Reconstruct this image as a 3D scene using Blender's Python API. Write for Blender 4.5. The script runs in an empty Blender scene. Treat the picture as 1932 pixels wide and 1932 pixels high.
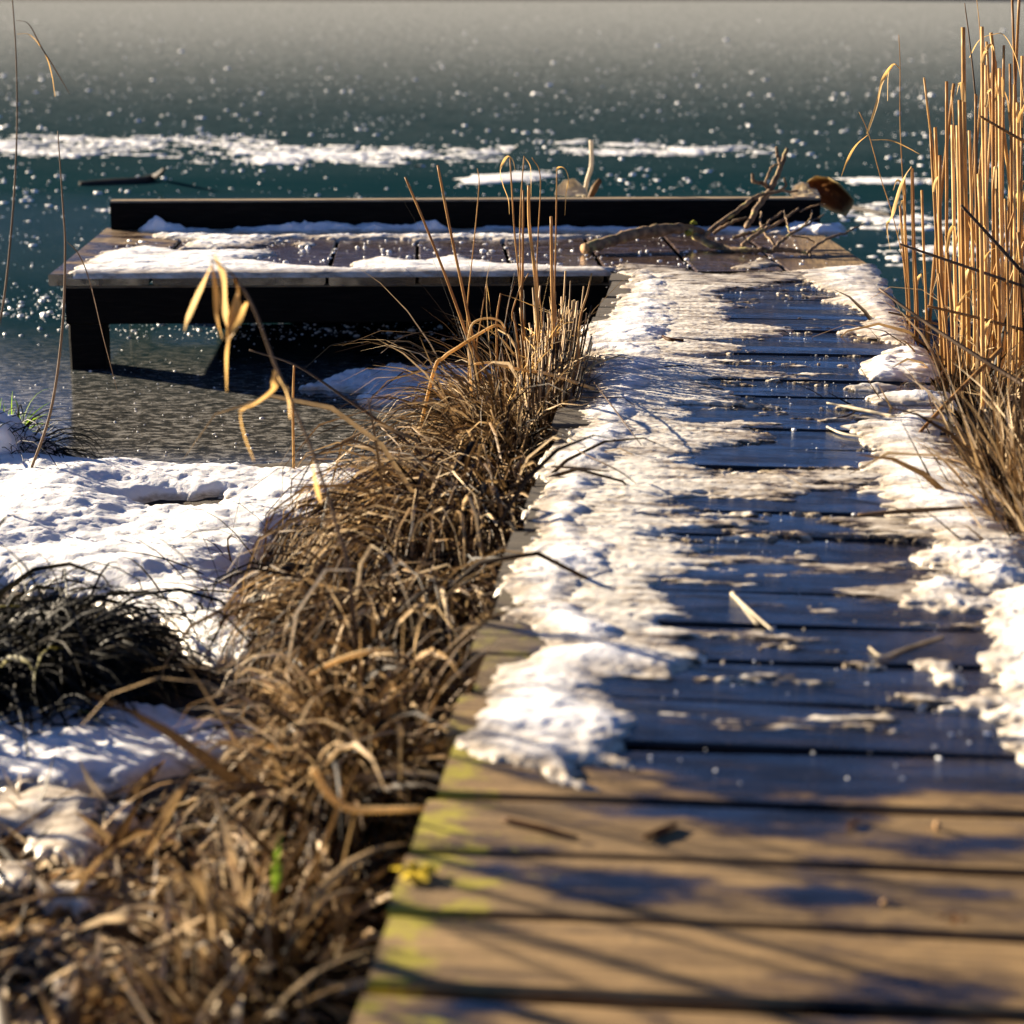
import bpy, math, random
import numpy as np
from mathutils import Vector

C = bpy.context.scene.collection
rng = np.random.default_rng(7)
random.seed(7)

# ------------------------------------------------------------------ camera
FPX, HCAM = 4025.0, 0.9                      # focal length in 1932-px units, eye height above the deck
PITCH, YAW = math.atan(1017 / FPX), math.radians(5.35)
cam_d = bpy.data.cameras.new('camera')
cam = bpy.data.objects.new('camera', cam_d)
C.objects.link(cam)
cam.location = (0, 0, HCAM)
cam.rotation_euler = (math.pi / 2 - PITCH, 0, YAW)
cam_d.sensor_fit = 'HORIZONTAL'
cam_d.sensor_width = 24.0
cam_d.lens = 50.0
cam_d.clip_start, cam_d.clip_end = 0.05, 2000
cam_d.dof.use_dof = True
cam_d.dof.focus_distance = 5.15
cam_d.dof.aperture_fstop = 3.0
bpy.context.scene.camera = cam

# ------------------------------------------------------------------ sky, sun, exposure
SUN_EL, SUN_AZ = math.radians(15.5), math.radians(-62)     # azimuth from +Y, negative = left
w = bpy.data.worlds.new('World')
bpy.context.scene.world = w
w.use_nodes = True
nt = w.node_tree
bg = nt.nodes['Background']
sky = nt.nodes.new('ShaderNodeTexSky')
sky.sky_type = 'NISHITA'
sky.sun_disc = False
sky.sun_elevation = SUN_EL
sky.sun_rotation = SUN_AZ
sky.air_density, sky.dust_density, sky.ozone_density = 0.28, 0.0, 3.4
nt.links.new(sky.outputs[0], bg.inputs[0])
bg.inputs[1].default_value = 0.05
sd_ = bpy.data.lights.new('sun', 'SUN')
sd_.energy, sd_.angle, sd_.color = 5.0, math.radians(0.5), (1.0, 0.84, 0.62)
sun = bpy.data.objects.new('sun', sd_)
C.objects.link(sun)
SUNV = Vector((math.sin(SUN_AZ) * math.cos(SUN_EL), math.cos(SUN_AZ) * math.cos(SUN_EL), math.sin(SUN_EL)))
sun.rotation_euler = SUNV.to_track_quat('Z', 'Y').to_euler()
sun.location = (-6, 4, 5)
vs = bpy.context.scene.view_settings
vs.view_transform, vs.look, vs.gamma, vs.exposure = 'Standard', 'None', 1.0, 2.0
vs.use_curve_mapping = False

# ------------------------------------------------------------------ helpers
_f = np.array([-math.sin(YAW) * math.cos(PITCH), math.cos(YAW) * math.cos(PITCH), -math.sin(PITCH)])
_r = np.array([math.cos(YAW), math.sin(YAW), 0.0])
_u = np.cross(_r, _f)
_c = np.array([0, 0, HCAM])
def ray(x, y): return _r * (x - 966) - _u * (y - 966) + _f * FPX
def at(x, y, z=0.0):
    d = ray(x, y); return _c + d * ((z - HCAM) / d[2])
def atY(x, y, Y):
    d = ray(x, y); return _c + d * (Y / d[1])

def perlin(x, y, seed=0):
    x = np.asarray(x, float); y = np.asarray(y, float)
    xi, yi = np.floor(x).astype(np.int64), np.floor(y).astype(np.int64)
    xf, yf = x - xi, y - yi
    def g(ix, iy):
        h = (ix * 374761393 + iy * 668265263 + seed * 974634777) & 0xffffffff
        h = ((h ^ (h >> 13)) * 1274126177) & 0xffffffff
        a = ((h ^ (h >> 16)) & 0xffff) / 65536.0 * 2 * np.pi
        return np.cos(a), np.sin(a)
    u, v = xf**3 * (xf * (xf * 6 - 15) + 10), yf**3 * (yf * (yf * 6 - 15) + 10)
    def dot(dx, dy):
        gx, gy = g(xi + dx, yi + dy); return gx * (xf - dx) + gy * (yf - dy)
    a = dot(0, 0) * (1 - u) + dot(1, 0) * u
    b = dot(0, 1) * (1 - u) + dot(1, 1) * u
    return (a * (1 - v) + b * v) * 1.4
def fbm(x, y, seed=0, oct=4, gain=0.5):
    s, a = 0, 1.0
    for k in range(oct):
        s = s + a * perlin(x * 2**k, y * 2**k, seed + k * 17); a *= gain
    return s
def sstep(a, b, x):
    t = np.clip((x - a) / (b - a), 0, 1); return t * t * (3 - 2 * t)

def make_mesh(name, V, F, attrs=None, smooth=True):
    """V (n,3); F = list of (m,k) index arrays; attrs = {name: (n,)}"""
    V = np.asarray(V, np.float32)
    me = bpy.data.meshes.new(name)
    me.vertices.add(len(V)); me.vertices.foreach_set('co', V.ravel())
    F = [np.asarray(f, np.int32) for f in (F if isinstance(F, list) else [F]) if len(f)]
    nl = sum(f.size for f in F); npoly = sum(len(f) for f in F)
    me.loops.add(nl); me.polygons.add(npoly)
    me.loops.foreach_set('vertex_index', np.concatenate([f.ravel() for f in F]))
    tot = np.concatenate([np.full(len(f), f.shape[1], np.int32) for f in F])
    st = np.concatenate([[0], np.cumsum(tot)[:-1]]).astype(np.int32)
    me.polygons.foreach_set('loop_start', st)
    me.polygons.foreach_set('use_smooth', np.full(npoly, smooth, bool))
    me.update(calc_edges=True)
    for k, a in (attrs or {}).items():
        at_ = me.attributes.new(k, 'FLOAT', 'POINT'); at_.data.foreach_set('value', np.asarray(a, np.float32))
    me.validate()
    return me

def link(name, me, mat, parent=None, **kw):
    o = bpy.data.objects.new(name, me); C.objects.link(o)
    if mat and not me.materials: me.materials.append(mat)
    if parent: o.parent = parent
    for k, v in kw.items(): o[k] = v
    return o
def empty(name, loc, **kw):
    o = bpy.data.objects.new(name, None); C.objects.link(o); o.location = loc
    o.empty_display_size = 0.05
    for k, v in kw.items(): o[k] = v
    return o
def local(V, root):                       # world verts -> relative to an unrotated root
    return np.asarray(V) - np.array(root.location)

class MB:                                 # accumulates pieces of one mesh
    def __init__(s): s.V, s.F, s.A, s.n = [], {}, [], 0
    def add(s, V, F, tint=0.5):
        V = np.asarray(V, float); s.V.append(V)
        s.A.append(np.full(len(V), tint) if np.isscalar(tint) else np.asarray(tint))
        for f in (F if isinstance(F, list) else [F]):
            f = np.asarray(f)
            if len(f): s.F.setdefault(f.shape[1], []).append(f + s.n)
        s.n += len(V); return s
    def mesh(s, name, root=None, smooth=True):
        V = np.concatenate(s.V)
        if root is not None: V = local(V, root)
        return make_mesh(name, V, [np.concatenate(v) for v in s.F.values()], {'tint': np.concatenate(s.A)}, smooth)

def spline(P, n=6):
    P = np.asarray(P, float)
    if len(P) < 3: n = max(n, 3)
    Q = np.vstack([2 * P[0] - P[1], P, 2 * P[-1] - P[-2]]); out = []
    for i in range(1, len(Q) - 2):
        p0, p1, p2, p3 = Q[i - 1:i + 3]
        for t in np.linspace(0, 1, n, endpoint=False):
            out.append(0.5 * (2 * p1 + (p2 - p0) * t + (2 * p0 - 5 * p1 + 4 * p2 - p3) * t * t + (3 * p1 - p0 - 3 * p2 + p3) * t**3))
    out.append(P[-1]); return np.array(out)
def tube(P, r, sides=7, jitter=0.0):
    P = np.asarray(P, float); n = len(P)
    r = np.interp(np.linspace(0, 1, n), np.linspace(0, 1, len(r)), r) if np.ndim(r) else np.full(n, r)
    T = np.gradient(P, axis=0); T /= np.linalg.norm(T, axis=1)[:, None] + 1e-9
    ref = np.array([0, 1.0, 0]) if abs(T[:, 1]).mean() < .8 else np.array([1.0, 0, 0])
    A = np.cross(T, ref); A /= np.linalg.norm(A, axis=1)[:, None] + 1e-9
    B = np.cross(T, A)
    if jitter: r = r * (1 + jitter * rng.normal(size=n))
    th = np.arange(sides) / sides * 2 * np.pi
    V = P[:, None] + r[:, None, None] * (np.cos(th)[None, :, None] * A[:, None] + np.sin(th)[None, :, None] * B[:, None])
    V = V.reshape(-1, 3)
    i, j = np.meshgrid(np.arange(n - 1), np.arange(sides), indexing='ij')
    q = np.stack([i * sides + j, i * sides + (j + 1) % sides, (i + 1) * sides + (j + 1) % sides, (i + 1) * sides + j], -1).reshape(-1, 4)
    V = np.vstack([V, P[0], P[-1]])
    k = np.arange(sides)
    c0 = np.stack([np.full(sides, n * sides), (k + 1) % sides, k], -1)
    c1 = np.stack([np.full(sides, n * sides + 1), (n - 1) * sides + k, (n - 1) * sides + (k + 1) % sides], -1)
    return V, [q, np.vstack([c0, c1])]
def ribbon(P, wd, roll=0.0, fold=0.25, side=None):
    """folded leaf strip along P, widths wd"""
    P = np.asarray(P, float); n = len(P)
    wd = np.interp(np.linspace(0, 1, n), np.linspace(0, 1, len(wd)), wd)
    T = np.gradient(P, axis=0); T /= np.linalg.norm(T, axis=1)[:, None] + 1e-9
    ref = np.array(side if side is not None else [0.3, 0.2, 1.0], float)
    A = np.cross(T, ref); A /= np.linalg.norm(A, axis=1)[:, None] + 1e-9
    B = np.cross(T, A)
    ro = roll + np.linspace(0, .6, n)
    A2 = A * np.cos(ro)[:, None] + B * np.sin(ro)[:, None]; B2 = np.cross(T, A2)
    L = P - A2 * wd[:, None] / 2 + B2 * wd[:, None] * fold; R = P + A2 * wd[:, None] / 2 + B2 * wd[:, None] * fold
    V = np.stack([L, P, R], 1).reshape(-1, 3)
    i, j = np.meshgrid(np.arange(n - 1), np.arange(2), indexing='ij')
    q = np.stack([i * 3 + j, i * 3 + j + 1, (i + 1) * 3 + j + 1, (i + 1) * 3 + j], -1).reshape(-1, 4)
    return V, q
def box(x0, x1, y0, y1, z0, z1, bev=0.004):
    """box with chamfered long edges (profile swept along X)"""
    b = bev
    prof = np.array([(y0 + b, z0), (y1 - b, z0), (y1, z0 + b), (y1, z1 - b), (y1 - b, z1), (y0 + b, z1), (y0, z1 - b), (y0, z0 + b)])
    V = np.vstack([np.c_[np.full(8, x0), prof], np.c_[np.full(8, x1), prof]])
    k = np.arange(8)
    q = np.stack([k, (k + 1) % 8, (k + 1) % 8 + 8, k + 8], -1)
    return V, [q, np.array([np.arange(8)[::-1], np.arange(8) + 8])]

def blades(base, azim, elev, length, width, droop, tint, nseg=7, flat=0.0, clamp=None):
    """n grass blades as folded strips, bending under their weight"""
    n = len(base); P = np.zeros((n, nseg + 1, 3)); P[:, 0] = base
    e = elev.copy(); a = azim.copy()
    wob = rng.normal(0, .18, n)
    for k in range(nseg):
        d = np.stack([np.cos(a) * np.cos(e), np.sin(a) * np.cos(e), np.sin(e)], -1)
        P[:, k + 1] = P[:, k] + d * (length / nseg)[:, None]
        e = np.maximum(e - droop / nseg * (0.5 + 1.2 * k / nseg), -1.5); a = a + wob / nseg * 2
    if clamp is not None:
        P[:, 1:, 2] = np.maximum(P[:, 1:, 2], clamp(P[:, 1:, 0], P[:, 1:, 1]))
    T = np.gradient(P, axis=1); T /= np.linalg.norm(T, axis=2)[..., None] + 1e-9
    ref = rng.normal(size=(n, 1, 3)) * .7 + np.array([0, 0, 1.0])
    A = np.cross(T, np.broadcast_to(ref, T.shape)); A /= np.linalg.norm(A, axis=2)[..., None] + 1e-9
    B = np.cross(T, A)
    t = np.linspace(0, 1, nseg + 1); prof = np.minimum(1, 1.35 * (1 - t**2.2) + .08) * np.minimum(1, .65 + t * 2)
    wv = width[:, None, None] * prof[None, :, None]
    V = np.stack([P - A * wv / 2 + B * wv * .2, P, P + A * wv / 2 + B * wv * .2], 2).reshape(-1, 3)
    i, j, b = np.meshgrid(np.arange(nseg), np.arange(2), np.arange(n), indexing='ij')
    o = b * (nseg + 1) * 3
    q = np.stack([o + i * 3 + j, o + i * 3 + j + 1, o + (i + 1) * 3 + j + 1, o + (i + 1) * 3 + j], -1).reshape(-1, 4)
    return V, q, np.repeat(tint, (nseg + 1) * 3)

def sdist(X, Y, poly):
    """signed distance to polygon, positive inside"""
    poly = np.asarray(poly); n = len(poly); x, y = X.ravel(), Y.ravel()
    d2 = np.full(x.shape, 1e9); ins = np.zeros(x.shape, bool)
    for i in range(n):
        ax, ay = poly[i]; bx, by = poly[(i + 1) % n]
        ex, ey = bx - ax, by - ay; L = ex * ex + ey * ey + 1e-12
        t = np.clip(((x - ax) * ex + (y - ay) * ey) / L, 0, 1)
        d2 = np.minimum(d2, (x - ax - t * ex)**2 + (y - ay - t * ey)**2)
        c = (ay > y) != (by > y)
        ins ^= c & (x < ex * (y - ay) / (ey if abs(ey) > 1e-12 else 1e-12) + ax)
    return (np.sqrt(d2) * np.where(ins, 1, -1)).reshape(X.shape)

# ------------------------------------------------------------------ materials
def new_mat(name):
    m = bpy.data.materials.new(name); m.use_nodes = True
    return m, m.node_tree, m.node_tree.nodes['Principled BSDF']
class N:                                  # terse node building
    def __init__(s, nt): s.nt = nt
    def n(s, t, **kw):
        x = s.nt.nodes.new('ShaderNode' + t)
        for k, v in kw.items():
            if k.startswith('i_'):
                key = k[2:]; x.inputs[int(key) if key.isdigit() else key].default_value = v
            else: setattr(x, k, v)
        return x
    def l(s, a, b): s.nt.links.new(a, b)
    def pos(s, scale=(1, 1, 1), rot=0.0):
        g = s.n('NewGeometry'); m = s.n('Mapping'); m.inputs['Scale'].default_value = scale
        m.inputs['Rotation'].default_value = (0, 0, rot)
        s.l(g.outputs['Position'], m.inputs[0]); return m.outputs[0]
    def noise(s, vec, scale, detail=4, rough=.55):
        x = s.n('TexNoise', i_Scale=scale, i_Detail=detail, i_Roughness=rough); s.l(vec, x.inputs['Vector']); return x.outputs['Fac']
    def ramp(s, fac, stops, interp='LINEAR'):
        r = s.n('ValToRGB'); r.color_ramp.interpolation = interp
        while len(r.color_ramp.elements) < len(stops): r.color_ramp.elements.new(0.5)
        for e, (p, c) in zip(r.color_ramp.elements, stops):
            e.position = p; e.color = (c, c, c, 1) if np.isscalar(c) else (*c, 1)
        s.l(fac, r.inputs[0]); return r.outputs[0]
    def mix(s, fac, a, b, mode='MIX'):
        x = s.n('MixRGB', blend_type=mode)
        for i, v in enumerate((fac, a, b)):
            if hasattr(v, 'is_output'): s.l(v, x.inputs[i])
            elif i == 0: x.inputs[0].default_value = v
            else: x.inputs[i].default_value = (*v, 1)
        return x.outputs[0]
    def math(s, op, a, b=0.0, c=0.0, clamp=False):
        x = s.n('Math', operation=op, use_clamp=clamp)
        for i, v in enumerate((a, b, c)):
            if hasattr(v, 'is_output'): s.l(v, x.inputs[i])
            else: x.inputs[i].default_value = v
        return x.outputs[0]
    def sm(s, v, a, b):
        x = s.n('MapRange', interpolation_type='SMOOTHSTEP'); s.l(v, x.inputs[0])
        x.inputs[1].default_value, x.inputs[2].default_value = a, b; return x.outputs[0]
    def attr(s, name): return s.n('Attribute', attribute_name=name).outputs['Fac']
    def bump(s, h, strength, dist, bsdf):
        b = s.n('Bump', i_Strength=strength, i_Distance=dist); s.l(h, b.inputs['Height']); s.l(b.outputs[0], bsdf.inputs['Normal'])

def plant_mat(name, stops, trans=.35, rough=.55, streak=True):
    m, t, b = new_mat(name); k = N(t)
    col = k.ramp(k.attr('tint'), stops)
    if streak:
        nz = k.noise(k.pos((1, 1, .35)), 55, 3); col = k.mix(.55, col, k.ramp(nz, [(.3, .45), (.62, 1.15)]), 'MULTIPLY')
    b.inputs['Roughness'].default_value = rough
    b.inputs['Specular IOR Level'].default_value = .15
    k.l(col, b.inputs['Base Color'])
    tr = k.n('BsdfTranslucent'); k.l(col, tr.inputs[0])
    mx = k.n('MixShader'); mx.inputs[0].default_value = trans
    k.l(b.outputs[0], mx.inputs[1]); k.l(tr.outputs[0], mx.inputs[2])
    k.l(mx.outputs[0], t.nodes['Material Output'].inputs[0]); return m
M_STRAW = plant_mat('dry_sedge', [(0, (.008, .005, .003)), (.34, (.045, .025, .011)), (.55, (.19, .11, .045)), (.74, (.52, .35, .165)), (1, (.84, .66, .42))], .18)
M_STRAWDK = plant_mat('dark_sedge', [(0, (.004, .005, .005)), (.6, (.016, .015, .010)), (.88, (.07, .05, .022)), (1, (.26, .24, .05))], .15)
M_REED = plant_mat('reed_stalk', [(0, (.16, .07, .025)), (.4, (.37, .20, .07)), (.75, (.62, .39, .14)), (1, (.80, .57, .28))], .3, .42)
M_DARKSTEM = plant_mat('dark_stalk', [(0, (.05, .03, .02)), (1, (.22, .14, .08))], .1)
M_LEAF = plant_mat('pale_dry_leaf', [(0, (.36, .18, .05)), (.5, (.66, .42, .15)), (1, (.84, .66, .38))], .5)
M_CREAM = plant_mat('cream_leaf', [(0, (.40, .32, .20)), (1, (.82, .72, .54))], .3)
M_BROWNLEAF = plant_mat('brown_dead_leaf', [(0, (.06, .025, .012)), (.5, (.16, .075, .03)), (1, (.8, .62, .28))], .45)
M_GREEN = plant_mat('green_grass_sprout', [(0, (.10, .2, .02)), (1, (.3, .45, .04))], .45, streak=False)
M_YELLOW = plant_mat('yellow_leaf', [(0, (.6, .42, .02)), (1, (.8, .6, .05))], .3, streak=False)

def bark_mat():
    m, t, b = new_mat('lichen_bark'); k = N(t); p = k.pos()
    n1 = k.noise(p, 40, 5); n2 = k.noise(p, 22, 4)
    col = k.ramp(n1, [(.3, (.035, .022, .013)), (.7, (.30, .19, .10))])
    col = k.mix(k.sm(n2, .56, .68), col, (.34, .31, .11))
    k.l(col, b.inputs['Base Color']); b.inputs['Roughness'].default_value = .85
    k.bump(n1, .8, .004, b); return m
M_BARK = bark_mat()
def plain_mat(name, c0, c1, scale, rough=.8, bump=.003):
    m, t, b = new_mat(name); k = N(t); n1 = k.noise(k.pos(), scale, 5)
    k.l(k.ramp(n1, [(.3, c0), (.7, c1)]), b.inputs['Base Color']); b.inputs['Roughness'].default_value = rough
    k.bump(n1, .7, bump, b); return m
M_CUT = plain_mat('fresh_cut_wood', (.30, .16, .06), (.5, .3, .13), 60)
M_MOSS = plain_mat('moss', (.10, .12, .01), (.32, .30, .02), 120, .95, .006)
M_LOGDK = plain_mat('wet_dark_stick', (.012, .009, .008), (.05, .035, .025), 30)

def snow_mat():
    m, t, b = new_mat('snow'); k = N(t); p = k.pos()
    th = k.attr('tint')                                     # thickness in metres: thin crust shows the dirt and wood
    n1 = k.noise(p, 60, 5, .65); n2 = k.noise(p, 260, 3, .6)
    dirt = k.ramp(k.noise(k.pos((.5, 1.6, 1)), 26, 6, .7), [(.30, (.16, .12, .085)), (.48, (.50, .43, .34)), (.66, (.76, .71, .63))])
    f = k.sm(k.math('ADD', th, k.math('MULTIPLY', k.math('SUBTRACT', n1, .5), .010)), .004, .016)
    col = k.mix(f, dirt, (.86, .86, .88))
    k.l(col, b.inputs['Base Color'])
    k.l(k.ramp(f, [(0, .32), (1, .7)]), b.inputs['Roughness'])
    b.inputs['Specular IOR Level'].default_value = .4
    b.inputs['Subsurface Weight'].default_value = 0.35
    b.inputs['Subsurface Radius'].default_value = (.012, .014, .018)
    b.inputs['Subsurface Scale'].default_value = 0.6
    h = k.math('ADD', k.math('MULTIPLY', n1, .7), k.math('MULTIPLY', n2, .5))
    k.bump(h, .6, .004, b); return m
M_SNOW = snow_mat()
def slush_mat():
    m, t, b = new_mat('trodden_icy_snow'); k = N(t)
    n1 = k.noise(k.pos((.45, 1.5, 1)), 24, 7, .72); n2 = k.noise(k.pos((.35, 1.2, 1)), 7, 4); n3 = k.noise(k.pos((.6, 1.4, 1)), 110, 4, .7)
    v = k.math('ADD', k.math('SUBTRACT', k.math('MULTIPLY', n1, 1.15), .21), k.math('MULTIPLY', n2, .35))
    v = k.math('ADD', v, k.math('MULTIPLY', k.attr('tint'), 9.0))
    col = k.ramp(v, [(.41, (.022, .015, .010)), (.50, (.13, .095, .062)), (.59, (.42, .35, .26)), (.74, (.80, .76, .68))])
    k.l(col, b.inputs['Base Color'])
    k.l(k.ramp(n1, [(.35, .18), (.7, .55)]), b.inputs['Roughness'])
    b.inputs['Specular IOR Level'].default_value = .5
    al = k.sm(k.math('ADD', k.math('MULTIPLY', k.attr('tint'), 1.0), k.math('ADD', k.math('MULTIPLY', k.math('SUBTRACT', n1, .5), .030), k.math('MULTIPLY', k.math('SUBTRACT', n3, .5), .012))), -.0005, .0050)
    k.l(al, b.inputs['Alpha'])
    k.bump(k.math('ADD', k.math('MULTIPLY', n1, .8), k.math('MULTIPLY', n3, .35)), .55, .004, b); return m
M_SLUSH = slush_mat()

def deck_mat(name, along='X', rot=0.0, platform=False):
    """weathered boards: grain along the board, wet dark where trodden, dry tan at the shore end"""
    m, t, b = new_mat(name); k = N(t)
    sc = (1.2, 14, 14) if along == 'X' else (14, 1.2, 14)
    p = k.pos(sc, rot)
    g1 = k.noise(p, 6, 6, .65); g2 = k.noise(k.pos((.5 * sc[0], 2 * sc[1], 1) if along == 'X' else (2 * sc[0], .5 * sc[1], 1), rot), 9, 4, .6)
    xyz = k.n('SeparateXYZ'); ge = k.n('NewGeometry'); k.l(ge.outputs['Position'], xyz.inputs[0])
    X, Y = xyz.outputs[0], xyz.outputs[1]
    bl = k.noise(k.pos((1.1, 2.6, 1)), 3.0, 5, .6); spots = k.noise(k.pos((1, 1, 1)), 70, 3, .6)
    tint = k.attr('tint')
    grain = k.math('ADD', k.math('MULTIPLY', g1, .6), k.math('MULTIPLY', g2, .4))
    dry = k.ramp(grain, [(.30, (.035, .021, .009)), (.43, (.14, .086, .034)), (.57, (.29, .19, .08)), (.74, (.43, .30, .145))])
    dry = k.mix(.6, dry, k.ramp(k.noise(k.pos((1, 2.2, 1)), 5.5, 6, .7), [(.36, (.35, .33, .32)), (.56, (1.1, 1.1, 1.1))]), 'MULTIPLY')
    dry = k.mix(1.0, dry, k.ramp(tint, [(0, (.72, .72, .72)), (1, (1.08, 1.04, 1.0))]), 'MULTIPLY')
    wetc = k.ramp(grain, [(.34, (.002, .0022, .0035)), (.52, (.007, .007, .009)), (.72, (.055, .036, .022))])
    if platform:
        wet = k.sm(k.math('ADD', bl, k.math('MULTIPLY', k.sm(X, -2.0, -1.2), .35)), .40, .60)
        wet = k.math('MULTIPLY', wet, k.math('SUBTRACT', 1.0, k.sm(X, .1, .40)))
        wetc = k.ramp(grain, [(.34, (.03, .02, .018)), (.55, (.085, .058, .048)), (.72, (.16, .115, .09))])
    else:
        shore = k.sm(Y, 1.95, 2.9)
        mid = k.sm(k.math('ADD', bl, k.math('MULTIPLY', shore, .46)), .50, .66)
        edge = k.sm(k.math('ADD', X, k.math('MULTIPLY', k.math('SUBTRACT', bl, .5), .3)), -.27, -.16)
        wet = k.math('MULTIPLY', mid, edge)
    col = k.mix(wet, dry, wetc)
    col = k.mix(k.math('MULTIPLY', k.sm(spots, .62, .70), .5), col, (.05, .035, .025))
    if not platform:                                        # moss on the left plank ends of the shore half
        mz = k.math('ADD', k.noise(k.pos((1, 1.6, 1)), 16, 6, .7), k.math('MULTIPLY', k.sm(X, -.31, .05), -.42))
        mz = k.math('MULTIPLY', k.sm(mz, .46, .57), k.sm(Y, 3.4, 2.6))
        col = k.mix(k.math('MULTIPLY', mz, .8), col, (.34, .30, .015))
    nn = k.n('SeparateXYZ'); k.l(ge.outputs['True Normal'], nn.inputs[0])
    if platform: col = k.mix(k.sm(nn.outputs[2], .5, .2), col, (.014, .010, .008))  # upright board faces darkened: their shade is painted into the colour
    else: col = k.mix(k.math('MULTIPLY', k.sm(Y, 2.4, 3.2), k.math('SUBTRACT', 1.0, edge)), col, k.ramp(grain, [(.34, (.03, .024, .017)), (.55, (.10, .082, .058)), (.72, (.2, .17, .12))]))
    k.l(col, b.inputs['Base Color'])
    rw = k.ramp(k.noise(k.pos((1, 2.6, 1)), 9, 6, .7), [(.36, .05), (.52, .14), (.66, .42)])
    k.l(k.mix(wet, (.72,) * 3, rw), b.inputs['Roughness'])
    b.inputs['Specular IOR Level'].default_value = .5
    film = k.noise(k.pos((.8, 2.8, 1)), 7, 6, .72)          # a film of melt water lies on the trodden boards
    k.l(k.math('MULTIPLY', wet, k.ramp(film, [(.40, .95), (.50, .45), (.57, .06)])), b.inputs['Coat Weight'])
    b.inputs['Coat Roughness'].default_value = .09; b.inputs['Coat IOR'].default_value = 1.5
    cb = k.n('Bump', i_Strength=.25, i_Distance=.0015); k.l(film, cb.inputs['Height']); k.l(cb.outputs[0], b.inputs['Coat Normal'])
    k.bump(k.math('ADD', grain, k.math('MULTIPLY', spots, .25)), .55, .0035, b); return m
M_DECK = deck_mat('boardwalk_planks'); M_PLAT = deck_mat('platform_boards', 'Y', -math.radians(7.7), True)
def beam_mat():
    m, t, b = new_mat('timber_lit_top_shaded_sides'); k = N(t)
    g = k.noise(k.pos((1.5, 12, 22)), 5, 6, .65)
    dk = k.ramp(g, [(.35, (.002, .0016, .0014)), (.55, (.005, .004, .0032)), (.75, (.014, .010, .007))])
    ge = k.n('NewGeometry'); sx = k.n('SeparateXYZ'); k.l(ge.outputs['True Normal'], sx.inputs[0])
    k.l(k.mix(k.sm(sx.outputs[2], .3, .8), dk, k.ramp(g, [(.3, (.14, .10, .065)), (.7, (.42, .33, .22))])), b.inputs['Base Color'])  # top faces painted pale as if sunlit, sides near-black as if shaded
    b.inputs['Specular IOR Level'].default_value = .1
    b.inputs['Roughness'].default_value = .75; k.bump(g, .6, .004, b); return m
M_BEAM = beam_mat()
M_POST = plain_mat('sunlit_post', (.08, .055, .035), (.22, .16, .10), 18)  # paler timber for the back post, sunlight painted into its colour

def ice_mat():
    m, t, b = new_mat('lake_ice'); k = N(t)
    xyz = k.n('SeparateXYZ'); ge = k.n('NewGeometry'); k.l(ge.outputs['Position'], xyz.inputs[0]); Y = xyz.outputs[1]
    big = k.noise(k.pos((.6, 1, 1)), .9, 5, .6); mid = k.noise(k.pos(), 9, 5, .65); fine = k.noise(k.pos((.6, 1.3, 1)), 70, 4, .7)
    vor = k.n('TexVoronoi', i_Scale=60.0); k.l(k.pos(), vor.inputs['Vector'])
    crack = k.noise(k.pos((.8, 1.3, 1)), 34, 6, .75)
    shallow = k.sm(Y, 7.4, 5.6)                             # thin frosted ice over the brown bed near the bank
    deep = k.mix(big, (.003, .019, .026), (.010, .033, .043))
    bed = k.ramp(crack, [(.37, (.010, .014, .017)), (.49, (.055, .053, .048)), (.60, (.27, .26, .24))])
    col = k.mix(shallow, deep, bed)
    far_sheen = k.math('MULTIPLY', k.math('SUBTRACT', 1.0, k.math('DIVIDE', 12.5, Y), clamp=True), 1.05, clamp=True)   # paler with distance: grazing reflection painted into the frost colour
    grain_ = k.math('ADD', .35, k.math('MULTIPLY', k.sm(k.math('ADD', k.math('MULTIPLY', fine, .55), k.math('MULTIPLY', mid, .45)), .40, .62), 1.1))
    frost = k.math('MULTIPLY', far_sheen, grain_)
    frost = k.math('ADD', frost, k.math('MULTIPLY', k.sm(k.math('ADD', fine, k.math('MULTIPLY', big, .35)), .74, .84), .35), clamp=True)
    col = k.mix(frost, col, k.mix(k.sm(k.math('DIVIDE', 1.0, Y), .058, .010), (.082, .098, .106), (.37, .38, .37)))  # frost specks share this mix with the painted far brightening
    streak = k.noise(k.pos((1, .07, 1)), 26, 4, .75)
    col = k.mix(k.math('MULTIPLY', far_sheen, .85), col, k.ramp(streak, [(.36, (.35, .36, .37)), (.66, (1.5, 1.5, 1.5))]), 'MULTIPLY')
    k.l(k.math('MULTIPLY', k.sm(Y, 12.0, 7.0), .5), b.inputs['Specular IOR Level'])
    k.l(col, b.inputs['Base Color'])
    k.l(k.math('ADD', .03, k.math('MULTIPLY', mid, .12)), b.inputs['Roughness'])
    k.l(k.math('ADD', 1.06, k.math('MULTIPLY', shallow, .25)), b.inputs['IOR'])
    k.bump(k.math('ADD', k.math('MULTIPLY', crack, .8), k.math('MULTIPLY', fine, .5)), .09, .002, b); return m
M_ICE = ice_mat()
def ground_mat():
    m, t, b = new_mat('dark_leaf_litter_soil'); k = N(t); n1 = k.noise(k.pos(), 34, 6, .7)
    k.l(k.ramp(n1, [(.34, (.010, .007, .005)), (.56, (.040, .025, .014)), (.72, (.12, .075, .04))]), b.inputs['Base Color'])
    b.inputs['Roughness'].default_value = .9; k.bump(n1, 1, .02, b); return m
M_GROUND = ground_mat()
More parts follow.
